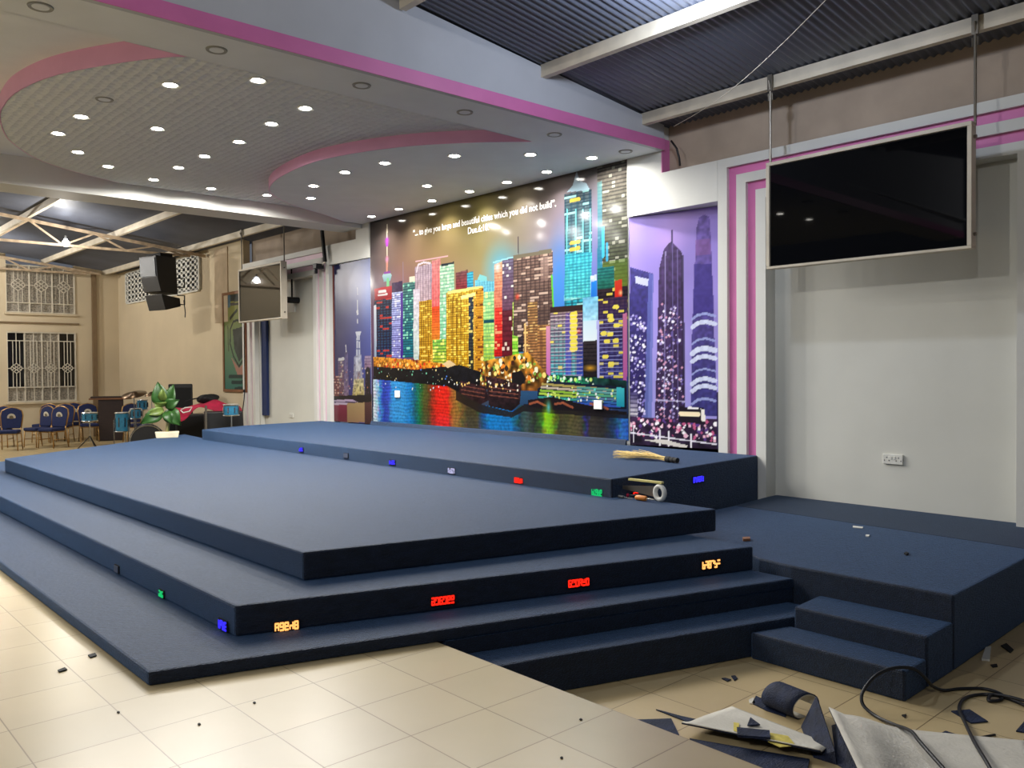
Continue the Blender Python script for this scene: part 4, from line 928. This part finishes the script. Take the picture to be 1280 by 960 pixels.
for i, (px, rz, lab) in enumerate(CH):
    o = ch if i == 0 else copy_tree(ch)
    p = at_z(px[0], px[1], 0)
    if p.y > 7.35: p = p * (7.35 / p.y); p.z = 0
    o.location = (p.x, p.y, 0); o.rotation_euler = (0, 0, R(rz)); o['label'] = lab; o['group'] = 'navy banquet chairs by the left windows'

# lectern
def on_floor(px, D): p = at_d(px, 520, D); return Vector((p.x, p.y, 0))
p = on_floor(139, 24.7); root = thing('lectern', 'dark wooden lectern table with a brown top among the chairs', 'lectern', p, R(72))
z_t = at_d(137, 497, 24.2).z
b = MB(); b.bb(-.30, .30, -.22, .22, 0, z_t - .06); b.build('body', M['wood'], root, bevel=.01)
b = MB(); b.bb(-.52, .50, -.26, .26, z_t - .06, z_t - .02); b.build('top', M['woodtop'], root, bevel=.008)
b = MB(); b.bb(-.48, .35, -.20, .26, z_t - .02, z_t + .02); b.build('reading_board', M['wood'], root, bevel=.006)

# ------------------------------------------------------------------ drum kit
def drum(name, px, top, bot, wpx, D, label, stand=None, wrap='drumblue'):
    p = on_floor(px, D); r = wpx * D / F_PX / 2; zt, zb = at_d(px, top, D).z, at_d(px, bot, D).z
    root = thing(name, label, 'drum', p)
    MB().cyl((p.x, p.y, zb), (p.x, p.y, zt), r, n=28).build('shell', M[wrap], root, True)
    MB().cyl((p.x, p.y, zt), (p.x, p.y, zt + .012), r * .97, n=28).build('drum_head', M['skin'], root, True)
    h = MB()
    for z in (zt, zb): h.tube([(p.x + (r + .008) * math.cos(a), p.y + (r + .008) * math.sin(a), z) for a in np.linspace(0, 2 * math.pi, 28, endpoint=False)], .012, 6, True)
    h.build('hoop', M['chrome'], root, True)
    l = MB()
    for k in range(8): a = k * math.pi / 4; l.box((p.x + (r + .012) * math.cos(a), p.y + (r + .012) * math.sin(a), (zt + zb) / 2), (.02, .02, (zt - zb) * .5))
    l.build('lug', M['chrome'], root, True)
    if stand == 'legs':
        for k in range(3):
            a = k * 2.1 + .4; c_, s_ = math.cos(a), math.sin(a)
            MB().tube([(p.x + (r + .03) * c_, p.y + (r + .03) * s_, zt - .15), (p.x + (r + .03) * c_, p.y + (r + .03) * s_, .05), (p.x + (r + .07) * c_, p.y + (r + .07) * s_, 0)], .01, 6).build('leg', M['chrome'], root, True)
    else:
        MB().cyl((p.x, p.y, .15), (p.x, p.y, zb), .014, n=8).build('stand_pole', M['chrome'], root, True)
        for k in range(3):
            a = k * 2.1 + .2; MB().tube([(p.x, p.y, .3), (p.x + .26 * math.cos(a), p.y + .26 * math.sin(a), 0)], .012, 6).build('leg', M['blackm'], root, True)
    return root
drum('floor_tom', 153, 516, 539, 15, 20.6, 'blue floor tom drum beside the lectern', 'legs')
drum('rack_tom', 170, 511, 523, 11, 20.4, 'small blue rack tom on a stand above the bass drum')
drum('snare_drum', 112, 516, 526, 16, 22.2, 'shallow blue snare drum on a black tripod in front of the chairs')
drum('rack_tom', 178, 500, 512, 11, 20.9, 'blue rack tom behind the potted plant leaves')
p = on_floor(184, 19.6); root = thing('bass_drum', 'black bass drum standing on its side behind the potted plant', 'drum', p, R(70))
rr = .33; MB().cyl((0, -.2, rr), (0, .2, rr), rr, n=32).build('shell', M['blackm'], root)
MB().cyl((0, -.215, rr), (0, -.2, rr), rr * .95, n=32).build('drum_head', M['black'], root)
h = MB()
for y in (-.2, .2): h.tube([((rr + .008) * math.cos(a), y, rr + (rr + .008) * math.sin(a)) for a in np.linspace(0, 2 * math.pi, 32, endpoint=False)], .014, 6, True)
h.build('hoop', M['chrome'], root)
for s in (-1, 1): MB().tube([(s * .25, -.1, .3), (s * .42, -.28, 0)], .012, 6).build('leg', M['chrome'], root)
def cymbal(px, py, wpx, D, tilt, label):
    p = on_floor(px, D); z = at_d(px, py, D).z; r = wpx * D / F_PX / 2
    root = thing('cymbal_stand', label, 'cymbal', p)
    rot = Matrix.Rotation(R(tilt), 3, 'Y') @ Matrix.Rotation(R(14), 3, 'X')
    MB().lathe([(.012, .055), (.06, .04), (.08, .012), (r, -.012), (r, -.016), (.07, .004)], (0, 0, z), 32, rot).build('cymbal', M['cymbal'], root, smooth=True)
    MB().cyl((0, 0, .2), (0, 0, z), .011, n=8).build('stand_pole', M['chrome'], root)
    for k in range(3): a = k * 2.1; MB().tube([(0, 0, .45), (.3 * math.cos(a), .3 * math.sin(a), 0)], .011, 6).build('leg', M['chrome'], root)
cymbal(168, 492.5, 27, 20.0, 12, 'large dark bronze cymbal tilted above the blue drums')
cymbal(190, 492.5, 16, 21.2, 5, 'smaller bronze cymbal partly hidden by the plant leaves')

# ------------------------------------------------------------------ potted plant on the corner of the deck
p = at_z(209, 547, .716); root = thing('potted_plant', 'broad-leaved green plant in a low cream pot on the far deck corner', 'plant', p)
D = math.hypot(p.x, p.y); dx = Vector((math.cos(R(70)), math.sin(R(70)), 0))
W = 26 * D / F_PX
b = MB(); rotm = Matrix.Rotation(R(70), 3, 'Z')
vs = [rotm @ Vector((sx * W / 2 * k, sy * .10 * k, z)) for z, k in ((0, .9), (.10, 1.0)) for sx, sy in ((-1, -1), (1, -1), (1, 1), (-1, 1))]
b.add(vs, [(0, 1, 2, 3), (4, 5, 6, 7), (0, 1, 5, 4), (1, 2, 6, 5), (2, 3, 7, 6), (3, 0, 4, 7)]); b.build('pot', M['pot'], root, bevel=.008)
MB().tube([(0, 0, .08), (.0, .01, .25), rotm @ Vector((-.03, 0, .42))], [.03, .026, .016], 10).build('stem', M['stem'], root, smooth=True)
MB().tube([(0.02, 0, .08), rotm @ Vector((.05, 0, .3)), rotm @ Vector((.10, 0, .40))], [.014, .012, .008], 8).build('stem', M['leaf2'], root, smooth=True)
def leaf(base, tip, width, m, bend=.06, twist=0.0):
    base, tip = Vector(base), Vector(tip); ax = tip - base; L = ax.length; ax.normalize()
    toward = Vector((-math.cos(R(20)) * -1, 0, 0)); toward = Vector((.94, -.34, 0)); side = ax.cross(toward).normalized(); nrm = side.cross(ax)
    side = (side * math.cos(twist) + nrm * math.sin(twist))
    def fn(u, v):
        w_ = width * math.sin(math.pi * min(1, .04 + v * .96) ** .75) * (1 - .15 * v)
        q = base + ax * (L * v) + side * ((u - .5) * 2 * w_) + nrm * (abs(u - .5) * .05 - bend * 4 * (v - .5) ** 2 + bend * .5)
        return q
    MB().grid(fn, 4, 9).build('leaf', m, root, smooth=True, solid=.003)
px2 = lambda x, y, o=0.0: (at_d(x, y, D + o) - Vector(p))
S_ = px2(203, 512); leaf(px2(203, 508), px2(197, 477), 0.152, M['leaf']); leaf(px2(207, 508), px2(217, 480), 0.123, M['leaf'], twist=.5); leaf(px2(204, 510), px2(193, 504, -.1), 0.123, M['leaf2'], twist=.3)
leaf(px2(203, 513, -.05), px2(175, 530, -.1), 0.123, M['leaf'], bend=.1); leaf(px2(208, 512, -.06), px2(226, 532, -.12), 0.145, M['leaf'], bend=.1); leaf(px2(206, 508, -.05), px2(224, 500, -.1), 0.102, M['leaf'])
leaf(px2(205, 512, -.08), px2(181, 518, -.12), 0.072, M['leaf2'], bend=.08); leaf(px2(207, 514, -.1), px2(215, 530, -.16), 0.087, M['leaf'], bend=.08); leaf(px2(203, 502, -.03), px2(203, 485, -.06), 0.087, M['leaf2'], twist=.6)

# ------------------------------------------------------------------ sound equipment against the wall
def cab(name, px0, px1, top, bot_z, D, dep, label, rz=70, m='black', grille=True):
    p = on_floor((px0 + px1) / 2, D); w_ = (px1 - px0) * D / F_PX; zt = at_d((px0 + px1) / 2, top, D).z
    p.z = bot_z; root = thing(name, label, 'speaker' if grille else 'case', p, R(rz)); H = zt - bot_z
    MB().box((0, 0, H / 2), (w_, dep, H)).build('cabinet', M[m], root, bevel=.02)
    if grille: MB().box((0, -dep / 2 - .006, H / 2), (w_ * .88, .012, H * .9)).build('speaker_grille', M['blackm'], root)
    else: MB().box((0, -dep / 2 - .008, H * .62), (w_ * .3, .02, .03)).build('handle', M['grey'], root)
    return zt
zt1 = cab('bass_speaker', 222, 253, 517.5, 0, 19.2, .5, 'low black bass speaker below the red cloth')
p_ = cab('loudspeaker', 213, 239, 480, .0, 20.1, .4, 'tall black loudspeaker standing against the wall behind the plant')
zt2 = cab('equipment_case', 258, 300, 514, 0, 17.4, .5, 'black equipment case under the red cloth by the left surround', grille=False)
# red cloth thrown over the case
q = on_floor(262, 17.9); root_p = q
def cloth(u, v):
    x = -.75 + 1.35 * u; y = -.32 + .62 * v
    base = zt2 + .05 + .14 * math.exp(-((x - .05) / .35) ** 2) + .02 * math.sin(9 * x + 4 * y) + .015 * math.sin(17 * x)
    if v < .25: base -= (.25 - v) * (.55 + .35 * math.sin(9 * x))
    if u < .25: base -= (.25 - u) * .2
    rm = Matrix.Rotation(R(70), 3, 'Z'); return rm @ Vector((x, y, base)) + root_p
tag(MB().grid(cloth, 30, 14).build('red_cloth', M['red'], smooth=True, solid=.008), 'crumpled crimson cloth thrown over the black equipment case', 'cloth')
q2 = on_floor(260, 17.95); zb2 = at_d(260, 503, 17.95).z
root = thing('black_bag', 'limp black bag lying on top of the crimson cloth', 'bag', (q2.x, q2.y, zb2), R(70))
def blob(u, v):
    a = u * 2 * math.pi; t = v * math.pi; r_ = 1 + .22 * math.sin(3 * a + 1) * math.sin(2 * t) + .12 * math.sin(5 * a)
    return Vector((.20 * r_ * math.sin(t) * math.cos(a), .13 * r_ * math.sin(t) * math.sin(a), .07 + .085 * math.cos(t) * r_))
MB().grid(blob, 22, 12).build('bag_body', M['blackm'], root, smooth=True)
MB().tube([(-.12, 0, .1), (-.3, -.02, .07), (-.42, 0, .02)], .014, 6).build('strap', M['blackm'], root)
drum('small_tom', 289, 506, 519, 17, 16.6, 'small blue drum with chrome fittings at the end of the crimson cloth')
root = thing('microphone_stand', 'grey steel stand pole in front of the crimson cloth', 'stand', on_floor(257.5, 16.9)); p = root.location
MB().cyl((0, 0, .03), (0, 0, at_d(257.5, 507, 16.9).z), .02, n=10).build('pole', M['rod'], root)
for k in range(3): MB().tube([(0, 0, .12), (.25 * math.cos(k * 2.1), .25 * math.sin(k * 2.1), 0)], .012, 6).build('leg', M['rod'], root)
MB().tube([at_d(227, 512, 17.6), at_d(232, 509.5, 17.5), at_d(240, 509, 17.5), at_d(237, 514, 17.45), at_d(229, 516, 17.5), at_d(226, 513, 17.6)], .012, 6).build('white_cable', M['plastic'])
tag(bpy.data.objects['white_cable'], 'loop of white cable on the end of the crimson cloth', 'cable')

# ================================================================== BROOM AND HAND TOOLS
def P3(x, y, z, dz=0.0): v = at_z(x, y, z); return Vector((v.x, v.y, z + dz))
zU, zD = .876, .716
h0, h1 = P3(833, 577.6, zU, .03), P3(847, 579.5, zU, .03); root = thing('hand_broom', 'straw hand broom with a black grip lying on the upper deck corner', 'broom', P3(810, 577, zU))
MB().tube([h0, h0.lerp(h1, .33), h0.lerp(h1, .40), h0.lerp(h1, .66), h0.lerp(h1, .72), h1], [.030, .030, .024, .028, .024, .026], 12).build('grip', M['blackm'], root, True)
st = MB(); rnd = random.Random(3)
for k in range(60):
    t = rnd.uniform(-1, 1); e = P3(766 + 36 * rnd.random() ** 1.6, 571.5 + 3.4 * t, zU, .008 + .05 * rnd.random()); c0 = h0 + Vector((0, .018 * t, rnd.uniform(-.016, .016)))
    mid = c0.lerp(e, .5) + Vector((0, .03 * t, .015)); st.tube([c0, mid, e], [.0045, .004, .002], 5)
st.build('bristles', M['straw'], root, True)
g = 'hand tools left against the upper deck riser'
y_t = lambda x, y, dz: P3(x, y, zD, dz)
root = thing('hand_saw', 'hand saw with a big pale handle standing against the upper deck riser', 'saw', P3(812, 626, zD), 0, g)
q = y_t(826, 627, 0)
tv = (y_t(826, 627, 0) - y_t(806, 624, 0)).normalized()
hd = []
for a in np.linspace(0, 2 * math.pi, 16, endpoint=False): hd.append(q + tv * (.048 * math.cos(a) - .01) + Vector((0, 0, .070 + .055 * math.sin(a))))
MB().tube(hd, .020, 8, True).build('handle', M['plastic'], root, True, smooth=True)
bl_ = [q + tv * -.06 + Vector((0, 0, .03)), q + tv * -.06 + Vector((0, 0, .12)), q + tv * -.42 + Vector((0, 0, .09)), q + tv * -.42 + Vector((0, 0, .06))]
MB().ext(bl_, (0.002, .003, 0)).build('blade', M['rod'], root, True)
root = thing('wood_batten', 'pale yellow strip of wood resting across the saw handle', 'batten', q + Vector((0, 0, .14)), 0, g)
MB().bar(q + tv * .02 + Vector((0, 0, .155)), q + tv * -.34 + Vector((0, 0, .15)), .03, .016).build('strip', M['yellow'], root, True)
def small_tool(a, b_, mid, r, hm, label, name):
    A_, B_ = P3(*a, zD, r), P3(*b_, zD, r); root = thing(name, label, 'tool', A_, 0, g)
    Q = A_.lerp(B_, mid)
    MB().tube([A_, A_.lerp(Q, .15), A_.lerp(Q, .85), Q], [r * .8, r, r, r * .6], 10).build('handle', hm, root, True, smooth=True)
    MB().tube([Q, B_], [r * .35, r * .3], 8).build('shaft', M['chrome'], root, True)
small_tool((795, 625), (818, 628), .6, .022, M['orange'], 'wooden chisel with an orange handle below the saw', 'chisel')
small_tool((783, 621.5), (802, 621.5), .18, .016, M['red'], 'screwdriver with a small red handle beside the chisel', 'screwdriver')
small_tool((773, 622), (790, 625), .4, .012, M['grey'], 'thin grey screwdriver nearest the deck corner', 'screwdriver')

# ================================================================== CARPET OFF-CUTS, BACKING AND CABLES ON THE FLOOR
def scrap(pts, z, m, label, name='carpet_scrap', group='navy carpet off-cuts on the floor', th=.006, lift=0.0, cat='carpet scrap'):
    P = [at_z(x, y, z) for x, y in pts]
    o = MB().ext([(p.x, p.y, z + .001 + (lift if i == 0 else 0)) for i, p in enumerate(P)], (0, 0, th)).build(name, m)
    return tag(o, label, cat, group)
N = M['carpet_s']
scrap([(795, 901), (839, 899.5), (849, 920), (845, 921)], 0, N, 'navy triangular carpet scrap with its tip at the raised floor edge')
scrap([(820, 888), (832, 891), (850, 896), (873, 901), (884, 904), (871, 908), (848, 899)], 0, N, 'long thin navy carpet scrap pointing at the stage, above the triangle')
scrap([(1189, 890), (1212, 888), (1235, 903), (1214, 905)], 0, N, 'navy diamond-shaped carpet scrap under the looping cable')
scrap([(1270, 915), (1283, 900), (1283, 917)], 0, N, 'navy carpet scrap at the right edge of the floor')
scrap([(1172, 920), (1182, 915), (1232, 931), (1230, 936)], 0, N, 'dark navy wedge sticking out behind the white backing')
scrap([(945, 871), (966, 881), (985, 890), (982, 897), (958, 889), (940, 880)], 0, N, 'narrow navy carpet strip with a frayed pale end')
scrap([(936, 876), (942, 873), (944, 881), (937, 880)], 0, M['underlay'], 'frayed pale tuft at the end of the narrow navy strip', 'frayed_tuft', None)
scrap([(902, 849), (907, 848.5), (914, 850.5), (909, 852.5)], 0, M['carpet_s'], 'small dark carpet crumb near the stage foot, left of a pair')
scrap([(914, 846), (919, 845.5), (922, 849), (918, 851.5)], 0, M['carpet_s'], 'small dark carpet crumb near the stage foot, right of a pair')
scrap([(1251, 808), (1258, 805), (1267, 813), (1263, 817)], 0, M['blackm'], 'black scrap beside the foot of the side platform')
scrap([(1232, 811), (1239, 810), (1237, 827), (1227, 826)], 0, M['plastic'], 'pale plastic offcut lying along the side platform foot', 'plastic_offcut', None, .012, cat='plastic offcut')
scrap([(1238, 832), (1246, 831), (1247, 834), (1241, 835)], 0, M['blackm'], 'tiny black chip below the pale plastic offcut')
scrap([(1127, 895), (1133, 894), (1131, 898)], 0, M['blackm'], 'tiny dark crumb in front of the steps')
scrap([(110, 820), (119, 817.5), (121, 820.5), (113, 823)], .30, M['blackm'], 'dark carpet crumb on raised tiles closest to the low tier')
scrap([(72, 839), (81, 835.5), (84, 838), (74, 841)], .30, M['blackm'], 'dark carpet crumb on raised tiles further from the low tier')
for x, y, l in ((148, 891, 'speck of dirt on the raised tiles under the stage corner'), (249, 906, 'speck of dirt alone in the middle of a raised tile'), (318, 879, 'speck of dirt on the raised tiles right of the stage corner'), (702, 948, 'speck of dirt on the raised tile near the bottom edge'), (726, 900, 'speck of dirt on the tile by the raised floor edge')):
    scrap([(x - 2, y), (x, y - 1.2), (x + 2, y), (x, y + 1.2)], .30, M['blackm'], l, 'dirt_speck', 'dirt specks on raised tiles', .004, cat='speck')
scrap([(928, 674.5), (937, 674), (938, 676.5), (929, 677)], .45, M['woodtop'], 'brown wood chip on the side platform near the main deck', 'wood_chip', None, .02, cat='chip')
scrap([(1066, 658), (1079, 659.5), (1078, 661), (1066, 660)], .45, M['plastic'], 'thin white sliver on the side platform', 'white_sliver', None, .006, cat='sliver')
scrap([(1082, 669.5), (1087, 669.5), (1086, 671.5), (1082, 671)], .45, M['plastic'], 'tiny white crumb in front of the white sliver', 'white_crumb', None, .008, cat='crumb')
scrap([(1130, 693), (1133, 691.5), (1136, 693), (1133, 695)], .45, M['blackm'], 'tiny black crumb in the middle of the side platform', 'black_crumb', None, .012, cat='crumb')

def sheet(name, label, corners, zf, nu=24, nv=14, under=None, curl=None):
    """a carpet piece lying face down: white backing above, navy pile below"""
    C = [at_z(x, y, 0) for x, y in corners]
    root = thing(name, label, 'carpet backing', (sum((c for c in C), Vector()) / 4))
    def fn(dz):
        def g(u, v):
            q = C[0].lerp(C[1], u).lerp(C[3].lerp(C[2], u), v); off = Vector((0, 0, 0))
            z = zf(u, v)
            if isinstance(z, tuple): off = z[1]; z = z[0]
            return Vector((q.x, q.y, z + dz)) + off
        return g
    MB().grid(fn(.010), nu, nv).build('backing', M['underlay'], root, True, smooth=True, solid=.004)
    MB().grid(fn(.004), nu, nv).build('pile', M['carpet_s'], root, True, smooth=True, solid=.006)
    return root
sheet('backing_sheet', 'large white-backed carpet sheet curling over at the bottom right', [(1036, 909), (1285, 933), (1300, 1010), (1075, 1010)],
      lambda u, v: .015 + .09 * math.exp(-((u - .12) / .16) ** 2) * (.5 + .5 * v) + .02 * math.sin(5 * u + 2) * v + .05 * math.exp(-(u / .05) ** 2))
r1 = sheet('backing_piece', 'flat white-backed carpet piece with yellow glue stains near the floor edge', [(852, 918), (915, 891), (1040, 940), (1025, 954)],
      lambda u, v: .02 + .012 * math.sin(3 * u + 1) + .012 * u + .02 * math.exp(-((u - .0) / .1) ** 2))
for pts in ([(917, 903), (924, 904), (923, 915), (917, 913)], [(963, 916), (985, 920), (995, 932), (975, 934), (960, 927)]):
    P = [at_z(x, y, .052) for x, y in pts]; MB().ext([(a.x, a.y, .05) for a in P], (0, 0, .003)).build('glue_stain', M['underlay_y'], r1, True)
scrap([(921, 912), (962, 916), (963, 925), (922, 922)], .06, N, 'navy rectangle of carpet lying on the stained white piece', th=.012)
scrap([(934, 908), (938, 898), (950, 907)], .05, N, 'small navy triangle of carpet above the rectangle')
scrap([(862, 926), (930, 938), (1012, 952), (1005, 985), (960, 985)], 0, N, 'large navy carpet piece poking out under the stained white piece', th=.012)
# strip curled into a loop and a stiff fold
root = thing('carpet_curl', 'curled navy strip standing in a loop beside the stained white piece', 'carpet scrap', at_z(1000, 893, 0), 0, 'navy carpet off-cuts on the floor')
c0 = at_z(992, 892, 0); ax = (at_z(1016, 884, 0) - c0).normalized(); fw = Vector((-ax.y, ax.x, 0)); 
def curl(dr):
    def g(u, v):
        a = -.3 + u * 5.2; r_ = .065 + dr + .03 * u
        return c0 + ax * (r_ * math.cos(a) * 1.1) + Vector((0, 0, .07 + r_ * .75 * math.sin(a))) + fw * (-.10 + .20 * v + .04 * u)
    return g
MB().grid(curl(.004), 22, 4).build('pile', N, root, True, smooth=True, solid=.005)
MB().grid(curl(-.003), 22, 4).build('backing', M['underlay'], root, True, smooth=True, solid=.004)
root = thing('folded_carpet', 'stiff folded navy carpet piece standing between the two white sheets', 'carpet scrap', at_z(1028, 930, 0), 0, 'navy carpet off-cuts on the floor')
t0, t1, t2 = at_z(1002, 909, 0), at_z(1046, 956, 0), at_z(1030, 952, 0); ap = at_z(1021, 905, 0) + Vector((0, 0, .14))
MB().add([t0, t1, ap, t2 + Vector((-.05, 0, 0)), at_z(1044, 953, 0) + Vector((0, 0, .05))], [(0, 3, 2), (3, 1, 4), (3, 4, 2)]).build('pile', N, root, True, solid=.008)
t3 = at_z(1078, 975, 0)
MB().add([t1, at_z(1040, 912, 0) + Vector((0, 0, .02)), at_z(1050, 930, 0) + Vector((0, 0, .10)), t3], [(0, 1, 2), (0, 2, 3)]).build('turned_edge', N, root, True, solid=.006)
# loose black cables
def cable(pts, label, r=.009):
    P = [at_z(x, y, 0) if not z else at_z(x, y, z) for x, y, z in pts]; P = [Vector((p.x, p.y, z + r)) for p, (x, y, z) in zip(P, pts)]
    out = []
    for i in range(len(P) - 1):
        p0, p1, p2, p3 = P[max(0, i - 1)], P[i], P[i + 1], P[min(len(P) - 1, i + 2)]
        for s in range(6):
            t = s / 6; out.append(.5 * ((2 * p1) + (p2 - p0) * t + (2 * p0 - 5 * p1 + 4 * p2 - p3) * t * t + (3 * p1 - p0 - 3 * p2 + p3) * t ** 3))
    out.append(P[-1])
    tag(MB().tube(out, r, 8).build('black_cable', M['cable'], smooth=True), label, 'cable')
cable([(1190, 975, .05), (1172, 955, .06), (1150, 930, .07), (1138, 916, .06), (1118, 908, .02), (1096, 898, .0), (1080, 885, .02), (1077, 872, .06), (1084, 858, .11), (1097, 845, .15), (1118, 837, .17), (1142, 838, .16), (1158, 851, .10), (1166, 860, .04), (1180, 865, 0), (1200, 863, 0), (1230, 863, 0), (1252, 870, 0), (1250, 877, 0), (1236, 878, 0), (1240, 871, .01), (1262, 876, 0), (1290, 888, 0)], 'black cable arching up in a loop before the lowest side step')
cable([(1250, 985, .03), (1233, 955, .05), (1218, 930, .04), (1206, 905, .01), (1199, 888, 0), (1206, 875, 0), (1228, 870, 0), (1256, 872, .022), (1290, 881, .02)], 'black cable curving from the right edge down over the white backing')
cable([(1215, 925, 0), (1230, 922, 0), (1244, 919.5, 0)], 'short thin black wire end beside the cable crossing', .005)
